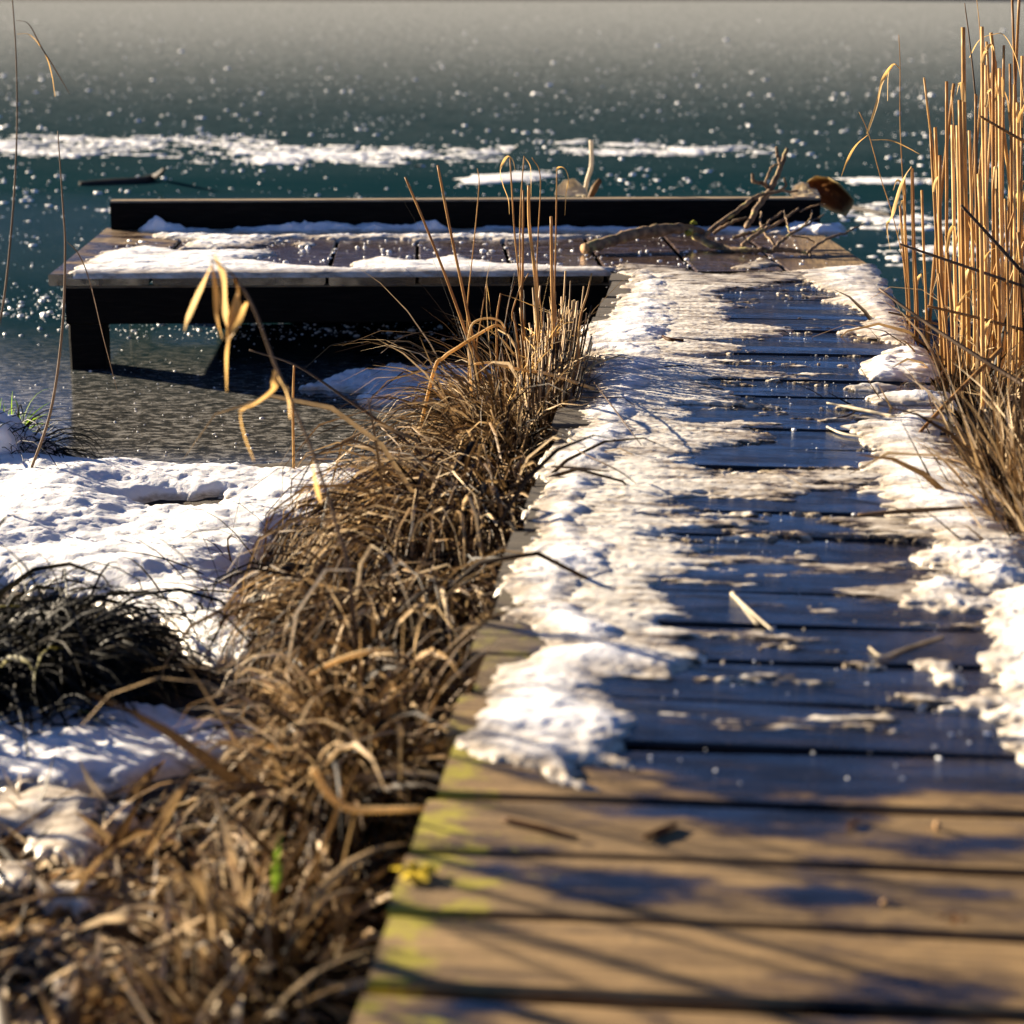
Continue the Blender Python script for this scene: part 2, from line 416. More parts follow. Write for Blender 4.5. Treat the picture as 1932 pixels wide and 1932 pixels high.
def hill_mat():
    m, t, b = new_mat('bare_winter_wood'); k = N(t); n1 = k.noise(k.pos((1, 1, .25)), .7, 6, .7)
    wd = k.ramp(n1, [(.35, (.015, .018, .014)), (.6, (.05, .048, .034)), (.75, (.12, .10, .07))])
    hc = k.mix(k.sm(k.attr('tint'), .3, .6), (.80, .80, .80), wd)
    k.l(k.mix(k.sm(k.attr('tint'), 1.2, 1.4), hc, (.008, .014, .016)), b.inputs['Base Color'])
    b.inputs['Roughness'].default_value = .95; return m
M_HILL = hill_mat()
m_, t_, b_ = new_mat('clear_ice_bead'); b_.inputs['Base Color'].default_value = (.8, .82, .85, 1); b_.inputs['Roughness'].default_value = .08
M_BEAD = m_
m_, t_, b_ = new_mat('frost'); b_.inputs['Base Color'].default_value = (.88, .88, .88, 1); b_.inputs['Roughness'].default_value = .5
M_FROST = m_

# ------------------------------------------------------------------ the setting: ice, ground, hills
ICE = -0.30
def nonuni(lo, hi, a, b, step, n):        # fine between a and b, coarse out to lo and hi
    return np.unique(np.round(np.concatenate([a - (a - lo) * np.linspace(1, 0, n)**2.5, np.arange(a, b, step), b + (hi - b) * np.linspace(0, 1, n)**2.5]), 5))
def grid(xs, ys):
    X, Y = np.meshgrid(xs, ys); nx, ny = len(xs), len(ys)
    i, j = np.meshgrid(np.arange(nx - 1), np.arange(ny - 1)); o = j * nx + i
    return X, Y, np.stack([o, o + 1, o + nx + 1, o + nx], -1).reshape(-1, 4)
X, Y, q = grid(np.linspace(-300, 300, 13), np.linspace(-40, 260, 9))
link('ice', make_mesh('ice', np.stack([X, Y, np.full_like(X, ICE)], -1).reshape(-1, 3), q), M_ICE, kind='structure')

def shoreY(x): return np.interp(x, [-40, -3, -2, -1.4, -.9, -.62, -.3, .1, .5, .9, 2, 40], [9, 6.0, 5.42, 5.16, 5.14, 5.3, 5.75, 5.6, 6.0, 6.3, 6.8, 12])
def gz(x, y):
    d = shoreY(x) - y + .10 * fbm(x * 2.2, y * 2.2, 3, 3)
    z = -.335 + .055 * sstep(-.1, .12, d) + .07 * sstep(.1, 2.6, d) + .05 * sstep(2, 5, d)
    z = z + .02 * fbm(x * 3, y * 3, 9, 4) * sstep(-.2, .3, d)
    under = sstep(-.42, -.28, x) * (1 - sstep(.5, .66, x))
    return z - .04 * under * sstep(0, .4, d)
X, Y, q = grid(nonuni(-60, 60, -2.4, 1.6, .035, 12), nonuni(-60, 16, .3, 6.6, .035, 12))
link('ground', make_mesh('ground', np.stack([X, Y, gz(X, Y)], -1).reshape(-1, 3), q), M_GROUND, kind='structure')

# wooded slope across the lake (only its foot shows at the top edge; the ice mirrors the rest)
th = np.radians(np.linspace(-34, 52, 170)); rr = np.concatenate([[95.6, 96.0, 97.0, 98.5, 99.5], np.linspace(101, 128, 12), np.linspace(129, 190, 20)])
T, R = np.meshgrid(th, rr)
Xl, Yl = R * np.tan(T), R + 1.0
X, Y = Xl * math.cos(YAW) - Yl * math.sin(YAW), Xl * math.sin(YAW) + Yl * math.cos(YAW)
wood = sstep(127, 133, R + 3 * fbm(T * 14, R * .05, 12, 3))
hh = .30 * sstep(95.6, 98, R) + 5.2 * sstep(96, 140, R) * 1.25 + wood * (17 + 4 * fbm(X * .03, Y * .03, 5, 3) + 2.2 * fbm(X * .25, Y * .25, 8, 3)) * sstep(-22, -13, np.degrees(T))
_, _, q = grid(th, rr)
tn = np.where(R < 100, 2.0, wood)
link('hills', make_mesh('hills', np.stack([X, Y, ICE - .05 + hh], -1).reshape(-1, 3), q, {'tint': tn.ravel()}), M_HILL, kind='structure')

# ------------------------------------------------------------------ boardwalk
XL, XR = -.307, .512
PO = np.array([-2.03, 6.378]); PA = math.radians(7.7)       # platform corner and turn
PU, PV = np.array([math.cos(PA), math.sin(PA)]), np.array([-math.sin(PA), math.cos(PA)])
def plat(u, v, z=0.0): q_ = PO + PU * u + PV * v; return np.array([q_[0], q_[1], z])
walk = empty('boardwalk', (0, 3.5, ICE), label='long narrow boardwalk of wet cross planks leading out to the platform', category='boardwalk')
mb = MB(); y = -.55; GAP = .010
seams = []
while y < 6.62:
    pw = .166 + rng.uniform(-.008, .008) + (.012 if y > 4 else 0)
    y1 = min(y + pw, 6.625)
    if y1 - y < .05: break
    dz, tl = rng.uniform(-.003, .002), rng.uniform(-.004, .004)
    GAP = .014 if y < 2.3 else .009 if y < 2.8 else .006
    x0, x1 = XL + rng.uniform(-.012, .014), XR + rng.uniform(-.012, .012)
    nx = 14; xs = np.linspace(x0, x1, nx); b = .005
    prof = np.array([(y + b, -.036), (y1 - GAP - b, -.036), (y1 - GAP, -.036 + b), (y1 - GAP, -b), (y1 - GAP - b, 0), ((y + y1) / 2, .0012), (y + b, 0), (y, -b), (y, -.036 + b)])
    k = len(prof); Vv = []
    ph = rng.uniform(0, 9)
    skew = rng.uniform(-.004, .004)
    for xv in xs:
        tt = (xv - XL) / .82
        yy = prof[:, 0] + .0025 * math.sin(xv * 9 + ph) * np.where(prof[:, 0] > (y + y1) / 2, 1, -1) * .6 + skew * (tt - .5)
        Vv.append(np.c_[np.full(k, xv), yy, prof[:, 1] + dz + tl * (tt - .5) + .0015 * math.sin(xv * 6 + ph)])
    Vv = np.vstack(Vv)
    i, j = np.meshgrid(np.arange(nx - 1), np.arange(k), indexing='ij')
    qq = np.stack([i * k + j, i * k + (j + 1) % k, (i + 1) * k + (j + 1) % k, (i + 1) * k + j], -1).reshape(-1, 4)[:, ::-1]
    mb.add(Vv, [qq, np.array([np.arange(k), ((nx - 1) * k + np.arange(k))[::-1]])], rng.uniform(0, 1))
    seams.append(y1); y = y1
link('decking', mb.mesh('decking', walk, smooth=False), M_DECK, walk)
for xb in (XL + .07, XR - .14):
    mbb = MB(); V, F = box(-.55, 6.60, xb, xb + .07, -.16, -.0385)
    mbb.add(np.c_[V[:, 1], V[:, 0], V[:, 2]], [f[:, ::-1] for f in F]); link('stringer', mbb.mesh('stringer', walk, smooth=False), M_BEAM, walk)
def post_mesh(cx, cy, half, z0, z1, rot, root):
    mbb = MB(); n = 12; zs = np.linspace(z0, z1, n); c, s = math.cos(rot), math.sin(rot); Vv = []
    for i_, z in enumerate(zs):
        hw = half * (1 + .012 * rng.normal()); b = hw * .12
        pr = np.array([(-hw + b, -hw), (hw - b, -hw), (hw, -hw + b), (hw, hw - b), (hw - b, hw), (-hw + b, hw), (-hw, hw - b), (-hw, -hw + b)])
        Vv.append(np.c_[cx + pr[:, 0] * c - pr[:, 1] * s, cy + pr[:, 0] * s + pr[:, 1] * c, np.full(8, z)])
    Vv = np.vstack(Vv); i, j = np.meshgrid(np.arange(n - 1), np.arange(8), indexing='ij')
    qq = np.stack([i * 8 + j, i * 8 + (j + 1) % 8, (i + 1) * 8 + (j + 1) % 8, (i + 1) * 8 + j], -1).reshape(-1, 4)
    mbb.add(Vv, [qq, np.array([(n - 1) * 8 + np.arange(8)])]); return mbb.mesh('post', root, smooth=False)
for yy in (1.2, 3.2, 5.2):
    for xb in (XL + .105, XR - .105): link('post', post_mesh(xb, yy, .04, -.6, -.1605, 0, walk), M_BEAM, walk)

# ------------------------------------------------------------------ platform
pf = empty('jetty_platform', (*PO, ICE), label='wide wooden jetty platform on posts at the far end, with a black kerb beam', category='jetty')
PW, PD = 2.575, 1.16
mb = MB()
def ucoord(px, py): return float((at(px, py, 0)[:2] - PO) @ PU)
us = [-.0] + sorted(ucoord(*p) for p in [(300, 500), (455, 500), (622, 500), (787, 497), (962, 500), (1131, 495), (1308, 509), (1482, 509)]) + [PW]
for a, b in zip(us[:-1], us[1:]):
    v0, v1 = -.004 + rng.uniform(-.006, .004), PD + .075 + rng.uniform(0, .01); dz = rng.uniform(-.002, .002); g = .0055
    b0 = .004
    V, F = box(v0, v1, a + (g if a > 0 else 0), b - (g if b < PW else 0), -.036 + dz, dz, .005)
    W_ = np.array([plat(u_, v_, z_) for v_, u_, z_ in V]); mb.add(W_, [f[:, ::-1] for f in F], rng.uniform(0, 1))
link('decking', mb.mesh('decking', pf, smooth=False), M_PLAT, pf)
def ubox(u0, u1, v0, v1, z0, z1, name, mat, bev=.005):
    m_b = MB(); V, F = box(u0, u1, v0, v1, z0, z1, bev)
    m_b.add(np.array([plat(*p) for p in V]), F); return link(name, m_b.mesh(name, pf, smooth=False), mat, pf)
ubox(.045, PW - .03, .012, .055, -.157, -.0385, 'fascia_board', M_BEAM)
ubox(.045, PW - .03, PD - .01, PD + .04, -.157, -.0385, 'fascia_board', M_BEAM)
ubox(.40, PW - .2, PD - .055, PD - .0125, -.285, -.045, 'reflection_block', M_BEAM)  # added board, hung low to block the bright reflection under the platform
for u0 in (.05, PW - .085):
    m_b = MB(); V, F = box(.0575, PD - .013, u0, u0 + .05, -.157, -.0385)
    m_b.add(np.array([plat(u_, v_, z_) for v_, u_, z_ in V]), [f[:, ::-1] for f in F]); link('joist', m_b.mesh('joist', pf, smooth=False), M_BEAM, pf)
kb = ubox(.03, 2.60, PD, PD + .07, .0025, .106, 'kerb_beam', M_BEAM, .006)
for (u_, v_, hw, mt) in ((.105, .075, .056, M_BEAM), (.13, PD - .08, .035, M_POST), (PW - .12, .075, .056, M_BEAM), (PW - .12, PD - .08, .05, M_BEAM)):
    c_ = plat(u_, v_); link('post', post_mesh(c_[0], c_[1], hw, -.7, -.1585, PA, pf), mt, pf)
# ------------------------------------------------------------------ snow
def patch(name, polys, zpix, zfun, res, hm, ew, mat, label, seed, edge=(.012, 9, 14), lump=(.5, 14, 16), fine=(.10, 60), holes=(), clip=None, thin=None, world=False, rot=0.0, tone=None, billow=0.0, bias=0.0, gain=.7, cap=9):
    polys = [np.array(p_, float) if world else np.array([at(x, y, zpix)[:2] for x, y in p_]) for p_ in polys]
    allp = np.vstack(polys); lo, hi = allp.min(0) - .04, allp.max(0) + .04
    cr, sr = math.cos(rot), math.sin(rot)
    if rot:
        q_ = allp @ np.array([[cr, -sr], [sr, cr]]); lo, hi = q_.min(0) - .04, q_.max(0) + .04
    A_, B_, q = grid(np.arange(lo[0], hi[0], res[0]), np.arange(lo[1], hi[1], res[1]))
    X, Y = A_ * cr - B_ * sr, A_ * sr + B_ * cr
    sd = np.max([sdist(X, Y, p_) for p_ in polys], 0)
    for h_ in holes:
        hp = np.array([at(x, y, zpix)[:2] for x, y in h_]); sd = np.minimum(sd, -sdist(X, Y, hp))
    sd = np.minimum(sd, cap) + bias + edge[0] * fbm(X * edge[1], Y * edge[2], seed, 6, gain)
    if clip is not None: sd = np.minimum(sd, clip(X, Y))
    pr = 1 - np.exp(-np.maximum(sd, 0) / ew)
    h = hm * pr * np.maximum(.12, 1 + lump[0] * fbm(X * lump[1], Y * lump[2], seed + 40, 4, .55))
    if billow:
        h = h + hm * pr * billow * (1.3 * np.abs(perlin(X * 9, Y * 8, seed + 5)) + .6 * np.abs(perlin(X * 20, Y * 18, seed + 6)) - .5)
    if thin is not None: h = h * thin(X, Y)
    h = h + hm * fine[0] * pr * np.abs(fbm(X * fine[1], Y * fine[1], seed + 80, 3)) * 1.5
    h = np.where(sd < 0, sd * 1.5, h + .0012)
    Z = zfun(X, Y) + np.maximum(h, -.012)
    keep = (sd.ravel()[q].max(1) > -.0005)
    q = q[keep]; used = np.unique(q); rm = np.full(X.size, -1); rm[used] = np.arange(len(used))
    V = np.stack([X, Y, Z], -1).reshape(-1, 3)[used]
    me = make_mesh(name, V, rm[q], {'tint': np.clip(h.ravel()[used] + (0 if tone is None else tone(X, Y).ravel()[used]), 0, 1)})
    return link(name, me, mat, kind='stuff', label=label, category='snow')
zero = lambda X, Y: np.zeros_like(X)
LEFT = [(1154, 507), (1198, 516), (1178, 543), (1154, 584), (1104, 612), (1097, 642), (1145, 673), (1110, 697), (1133, 714), (1127, 745), (1085, 769), (1095, 800), (1038, 851), (1022, 890), (1018, 934), (999, 1012), (960, 1066), (955, 1129), (999, 1163), (1028, 1197), (994, 1232), (930, 1256), (857, 1383), (916, 1432), (989, 1437), (1057, 1466), (1106, 1466)]
RIGHT_A = [(x_ - (10 if y_ < 1240 else 0), y_) for x_, y_ in [(1106, 1436), (1199, 1437), (1155, 1402), (1219, 1354), (1180, 1310), (1126, 1271), (1300, 1250), (1240, 1205), (1160, 1150), (1120, 1120), (1190, 1060), (1180, 1020), (1120, 980), (1150, 920), (1180, 870), (1200, 830), (1230, 790), (1250, 740), (1270, 690), (1275, 640), (1300, 600), (1290, 560), (1280, 530), (1230, 505)]]
patch('snow', [LEFT + RIGHT_A], .01, zero, (.0045, .0055), .0155, .055, M_SNOW, 'thick lumpy white snow ridge along the left side of the boardwalk', 1,
      edge=(.022, 8, 8), lump=(.55, 4, 9), fine=(.08, 70), billow=.4, clip=lambda X, Y: X - XL + .035)
FING = [(1200, 505), (1321, 519), (1290, 527), (1400, 540), (1440, 532), (1362, 560), (1390, 568), (1482, 567), (1383, 584), (1400, 600), (1516, 625), (1440, 640), (1366, 642), (1458, 663), (1332, 673), (1420, 690), (1543, 707), (1440, 725), (1345, 717), (1380, 745), (1480, 760), (1520, 786), (1400, 775), (1284, 764), (1310, 790), (1400, 800), (1503, 824), (1420, 845), (1311, 861), (1350, 885), (1600, 880), (1700, 900), (1690, 935), (1560, 930), (1450, 950), (1330, 940), (1300, 965), (1500, 985), (1450, 1010), (1280, 1000), (1350, 1050), (1480, 1075), (1420, 1090), (1280, 1080), (1260, 1120), (1330, 1140), (1300, 1180), (1390, 1251), (1126, 1271), (1050, 1200), (1000, 1130), (1010, 1050), (1050, 930), (1080, 860), (1130, 780), (1160, 690), (1170, 620), (1200, 560)]
patch('slush', [FING, [(1000, 0), (1001, 0), (1001, 1)]][:1], .003, zero, (.006, .0055), .0055, .03, M_SLUSH, 'thin trodden grey icy crust down the middle of the boardwalk', 2,
      edge=(.055, 4, 13), bias=-.022, lump=(.35, 6, 14), fine=(.45, 60), tone=lambda X, Y: .013 * sstep(.16, -.17, X + .06 * fbm(X * 5, Y * 12, 99, 4)))
patch('slush', [[(1560, 975), (1740, 960), (1760, 1010), (1650, 1020)], [(1590, 1105), (1800, 1080), (1760, 1140), (1650, 1140), (1560, 1135)], [(1260, 1040), (1540, 1050), (1500, 1062), (1280, 1066)], [(1330, 1070), (1720, 1058), (1700, 1085), (1500, 1092)]], .003, zero, (.006, .0055), .0036, .04, M_SLUSH,
      'thin broken strips of grey ice crust across the right half of the boardwalk', 3, edge=(.035, 5, 14), lump=(.35, 6, 14), fine=(.45, 60))
patch('slush', [[(-.16, 2.45), (.44, 2.55), (.47, 6.5), (-.10, 6.5)]], .003, zero, (.006, .0055), .0028, .035, M_SLUSH,
      'scattered small flakes of grey ice crust over the wet planks', 61, edge=(.26, 3.0, 11), lump=(.35, 6, 14), fine=(.45, 60), world=True, bias=-.165, cap=.03)
patch('snow', [[(1500, 506), (1646, 494), (1705, 600), (1720, 650), (1650, 632), (1585, 622), (1640, 603), (1640, 590), (1612, 578), (1557, 560), (1590, 552), (1537, 537)]], .008, zero, (.005, .006), .010, .04, M_SNOW,
      'flat white snow patch on the right boardwalk edge just before the platform', 4, edge=(.022, 6, 12), lump=(.5, 8, 14), clip=lambda X, Y: XR + .02 - X)
patch('snow', [[(1612, 697), (1640, 672), (1690, 650), (1760, 650), (1775, 700), (1700, 712), (1640, 712)], [(1590, 725), (1650, 716), (1700, 720), (1660, 731)], [(1636, 742), (1690, 732), (1790, 735), (1800, 755), (1660, 752)]], .01, zero, (.005, .006), .015, .03, M_SNOW,
      'small rounded snow lumps tangled in grass at the right boardwalk edge', 5, edge=(.012, 8, 9), clip=lambda X, Y: XR + .02 - X)
patch('snow', [[(1614, 795), (1700, 770), (1770, 772), (1800, 830), (1850, 890), (1900, 960), (1935, 1010), (1800, 1025), (1760, 1000), (1673, 958), (1658, 919), (1619, 875), (1680, 850), (1648, 826)]], .012, zero, (.005, .006), .013, .05, M_SNOW,
      'wide white snow patch on the right boardwalk edge below the tall reeds', 6, edge=(.030, 5, 12), lump=(.4, 5, 11), clip=lambda X, Y: XR + .02 - X)
patch('snow', [[(1700, 1128), (1721, 1113), (1747, 1066), (1810, 1075), (1860, 1110), (1932, 1085), (2100, 1090), (2200, 1500), (1960, 1440), (1911, 1400), (1859, 1380), (1908, 1359), (1876, 1327), (1762, 1322), (1880, 1290), (1867, 1256), (1832, 1233), (1885, 1192), (1853, 1145), (1791, 1141)],
      [(1730, 1022), (1800, 1010), (1940, 1012), (1950, 1100), (1860, 1108), (1800, 1062), (1740, 1050)], [(1742, 1238), (1772, 1240), (1830, 1262), (1800, 1285), (1755, 1260)]], .012, zero, (.004, .005), .014, .04, M_SNOW,
      'broken snow lumps on the right boardwalk edge nearest the camera', 7, edge=(.024, 8, 12), lump=(.5, 7, 12), fine=(.2, 60), clip=lambda X, Y: XR + .02 - X)
pe = lambda X, Y: ((X - PO[0]) * PV[0] + (Y - PO[1]) * PV[1]) + .012
patch('snow', [[(128, 516), (156, 494), (199, 470), (285, 460), (336, 470), (508, 468), (515, 478), (469, 486), (547, 496), (664, 503), (680, 486), (723, 482), (755, 486), (792, 490), (865, 476), (886, 485), (953, 494), (1070, 500), (1158, 500), (1160, 530), (900, 535), (128, 535)]], .01, zero, (.006, .007), .013, .03, M_SNOW,
      'white snow band along the near edge of the platform', 8, edge=(.024, 6, 12), lump=(.4, 7, 12), clip=pe, rot=PA)
pb = lambda X, Y: PD + .003 - ((X - PO[0]) * PV[0] + (Y - PO[1]) * PV[1])
patch('snow', [[(281, 430), (430, 441), (547, 443), (484, 458), (410, 468), (340, 466), (359, 452), (290, 445)], [(400, 441), (700, 440), (1150, 441), (1000, 449), (800, 448), (600, 446)]], .008, zero, (.006, .007), .012, .03, M_SNOW,
      'sunlit ragged snow film in the middle of the platform boards', 9, edge=(.022, 6, 10), clip=pb, rot=PA)
patch('snow', [[(262, 438), (270, 405), (900, 405), (900, 436), (400, 440)], [(880, 437), (880, 405), (1590, 405), (1592, 441), (1500, 440), (1100, 438)]], .005, zero, (.006, .006), .016, .02, M_SNOW,
      'shaded bluish snow drift along the foot of the kerb beam', 10, edge=(.012, 8, 12), lump=(1.4, 7, 7), clip=pb, rot=PA,
      thin=lambda X, Y: .55 + 1.6 * sstep(-.3, .6, fbm(X * 3.2, Y * 0 + 3, 77, 3)) * (X < -.9) + .5 * (X > .2))
patch('slush', [[(1395, 497), (1440, 487), (1480, 500), (1420, 508), (1385, 505)], [(390, 452), (540, 455), (480, 468), (400, 470)], [(560, 458), (590, 456), (592, 464), (562, 466)]], .003, zero, (.006, .006), .007, .02, M_SLUSH,
      'small patches of grey ice crust on the platform boards', 11, edge=(.018, 8, 12), rot=PA)
patch('slush', [[(1210, 500), (1330, 515), (1600, 508), (1640, 500), (1500, 530), (1400, 545), (1250, 540)], [(1180, 495), (1280, 503), (1260, 515), (1150, 505)]], .003, zero, (.006, .006), .005, .03, M_SLUSH,
      'grey ice crust where the boardwalk meets the platform', 12, edge=(.035, 5, 13), lump=(.8, 7, 22))

gs = lambda X, Y: np.maximum(gz(X, Y), ICE) + .002
patch('snow', [[(-700, 830), (0, 842), (100, 835), (150, 850), (175, 860), (300, 860), (400, 866), (520, 870), (640, 866), (720, 885), (680, 930), (600, 980), (520, 1010), (470, 1080), (450, 1150), (470, 1200), (520, 1270), (400, 1290), (330, 1220), (200, 1150), (0, 1120), (-700, 1120)]], -.25, gs, (.008, .009), .035, .05, M_SNOW,
      'smooth white snow sheet on the left bank by the ice edge', 13, edge=(.03, 5, 6), lump=(.22, 3.5, 5), fine=(.10, 50), holes=[[(255, 930), (300, 922), (400, 926), (430, 934), (380, 946), (290, 946)]])
patch('snow', [[(-600, 1330), (0, 1345), (200, 1340), (330, 1348), (500, 1395), (440, 1445), (330, 1470), (240, 1515), (100, 1535), (-600, 1490)], [(480, 1150), (520, 1170), (500, 1240), (460, 1230), (400, 1240), (380, 1200), (440, 1180)]], -.22, gs, (.007, .008), .022, .04, M_SNOW,
      'streaked snow tongue between the dark tussock and the straw litter', 14, edge=(.03, 7, 8), lump=(.35, 6, 9), fine=(.12, 45))
patch('snow', [[(60, 1590), (120, 1570), (190, 1600), (140, 1640), (70, 1625)], [(-60, 1510), (110, 1505), (190, 1535), (130, 1572), (20, 1580), (-60, 1570)], [(100, 1690), (170, 1690), (190, 1740), (120, 1730)], [(-10, 1640), (60, 1640), (40, 1670)], [(95, 1890), (150, 1890), (150, 1932), (90, 1935)], [(200, 1540), (260, 1530), (250, 1560)]], -.2, lambda X, Y: gs(X, Y) + .012, (.006, .006), .005, .03, M_SNOW,
      'small leftover snow scraps among the straw at the near left', 15, edge=(.022, 12, 12), lump=(.6, 12, 12))
patch('snow', [[(560, 735), (620, 722), (700, 706), (780, 702), (880, 696), (960, 700), (900, 722), (820, 740), (700, 742)], [(650, 752), (760, 742), (870, 735), (850, 765), (720, 768)]], ICE, lambda X, Y: np.full_like(X, ICE), (.007, .009), .03, .04, M_SNOW,
      'bluish snow drift on the ice in the shade of the platform', 16, edge=(.03, 6, 7), lump=(.7, 8, 8), fine=(.2, 45))
# thin snow on the open ice
def sheet(polys, label, seed, hm=.006, e=.18, res=(.02, .03)):
    patch('snow', polys, ICE, lambda X, Y: np.full_like(X, ICE), res, hm, .08, M_FROST, label, seed, edge=(e * 2.4, 2.6, 7.0), lump=(.6, 3, 3), fine=(.3, 14), gain=.78, bias=-e * .75)
sheet([[(-120, 268), (60, 258), (150, 280), (240, 292), (60, 298), (-120, 292)], [(90, 262), (300, 258), (400, 270), (250, 280)], [(260, 262), (400, 262), (500, 275), (330, 276)]], 'white frost drift across the ice at the far left', 21, e=.35)
sheet([[(400, 290), (520, 272), (640, 276), (780, 284), (920, 292), (760, 304), (600, 312), (450, 302)], [(780, 285), (960, 282), (940, 294), (820, 296)]], 'long white frost drift on the ice behind the kerb beam', 22, e=.35)
sheet([[(1040, 283), (1200, 280), (1450, 276), (1440, 286), (1250, 294), (1100, 292)]], 'narrow white frost band on the ice above the fallen branch', 23, e=.2)
sheet([[(1050, 266), (1110, 264), (1110, 270), (1050, 271)], [(1140, 270), (1240, 269), (1250, 275), (1140, 276)]], 'two thin frost strips on the ice around the upright stick', 24, e=.05)
sheet([[(862, 338), (900, 330), (1040, 322), (1050, 332), (1010, 340), (900, 349), (870, 346)]], 'smooth white snow disc on the ice behind the middle reeds', 25, hm=.01, e=.03, res=(.015, .02))
sheet([[(1580, 338), (1640, 336), (1760, 340), (1755, 348), (1600, 349)]], 'flat white snow streak on the ice between leaf and reeds', 26, e=.04, res=(.02, .03))
sheet([[(1590, 395), (1640, 385), (1720, 405), (1800, 420), (1700, 440), (1620, 425)], [(1640, 470), (1700, 480), (1690, 500)], [(1700, 470), (1900, 440), (1900, 480), (1750, 490)]], 'frosty white patches on the ice right of the platform', 27, e=.15, res=(.02, .025))
sheet([[(198, 396), (238, 392), (238, 404), (205, 404)]], 'small frost patch on the ice beside the platform corner', 28, e=.08, res=(.015, .02))

# ------------------------------------------------------------------ frost flowers and ice beads
IC = np.array([(0, 0, 1), (.894, 0, .447), (.276, .851, .447), (-.724, .526, .447), (-.724, -.526, .447), (.276, -.851, .447), (.724, .526, -.447), (-.276, .851, -.447), (-.894, 0, -.447), (-.276, -.851, -.447), (.724, -.526, -.447), (0, 0, -1)])
IF = np.array([(0, 1, 2), (0, 2, 3), (0, 3, 4), (0, 4, 5), (0, 5, 1), (1, 6, 2), (2, 7, 3), (3, 8, 4), (4, 9, 5), (5, 10, 1), (6, 7, 2), (7, 8, 3), (8, 9, 4), (9, 10, 5), (10, 6, 1), (11, 7, 6), (11, 8, 7), (11, 9, 8), (11, 10, 9), (11, 6, 10)])
def lumps(name, P, r, mat, label, cat, flat=.7, **kw):
    n = len(P); V = IC[None] * r[:, None, None] * (1 + .3 * rng.normal(size=(n, 12, 1))); V[..., 2] *= flat
    V[..., 0] *= (1 + .4 * rng.random((n, 1)))
    V = (V + P[:, None]).reshape(-1, 3); F = (IF[None] + 12 * np.arange(n)[:, None, None]).reshape(-1, 3)
    return link(name, make_mesh(name, V, F, smooth=True), mat, kind='stuff', label=label, category=cat, **kw)
def ice_field(n, y0, y1, half=.36):        # density falls with distance as the photo's does
    d = 1 / rng.uniform(1 / y1, 1 / y0, n); x = d * (rng.uniform(-half, half, n) - math.tan(YAW))
    return np.c_[x, d, np.full(n, ICE)]
def clumped(P, s, seed, thr):
    v = fbm(P[:, 0] * s, P[:, 1] * s, seed, 3); return P[v > thr]
P = np.vstack([ice_field(130, 11, 48), clumped(ice_field(900, 11, 26), .35, 31, .35)])
bx = rng.uniform(-9, 5, 2600); by = rng.uniform(12.6, 17.0, 2600); bn = fbm(bx * .55, by * 1.1, 35, 3); kp = bn > .30
P = np.vstack([P, np.c_[bx, by, np.full(2600, ICE)][kp]])
nx_ = rng.uniform(-2.6, -1.9, 60); P = np.vstack([P, np.c_[nx_, rng.uniform(7.0, 7.8, 60), np.full(60, ICE)]])
lumps('frost_flowers', P, np.minimum(.021, np.exp(rng.normal(math.log(.013), .4, len(P)))) * (P[:, 1] / 16)**.6, M_FROST, 'white frost flowers dotted over the open ice', 'frost', .8)
P = np.vstack([ice_field(3200, 7.4, 26), ice_field(2500, 20, 60), clumped(ice_field(15000, 7.0, 20), .6, 33, .38)])
lumps('frost_crystals', P, np.exp(rng.normal(math.log(.0030), .55, len(P))) * (P[:, 1] / 9)**.5, M_FROST, 'fine frost crystals sprinkled over the dark ice beyond the jetty', 'frost', .8)
P = ice_field(900, 4.9, 7.0); P = P[(shoreY(P[:, 0]) < P[:, 1] + .05)]
lumps('frost_crystals', P, np.exp(rng.normal(math.log(.0016), .5, len(P))), M_FROST, 'tiny ice grains on the frosted ice between bank and platform', 'frost', .9)
P = np.c_[rng.uniform(XL, XR, 1100), rng.uniform(2.3, 6.7, 1100), np.full(1100, .0005)]
lumps('ice_crumbs', P, np.exp(rng.normal(math.log(.0012), .45, 1100)), M_BEAD, 'clear ice crumbs scattered on the boardwalk planks', 'ice')
P = np.array([plat(u_, v_, .0005) for u_, v_ in zip(rng.uniform(.1, 2.5, 400), rng.uniform(.05, 1.0, 400))])
lumps('ice_crumbs', P, np.exp(rng.normal(math.log(.003), .5, 400)), M_FROST, 'snow crumbs scattered on the platform boards', 'snow')

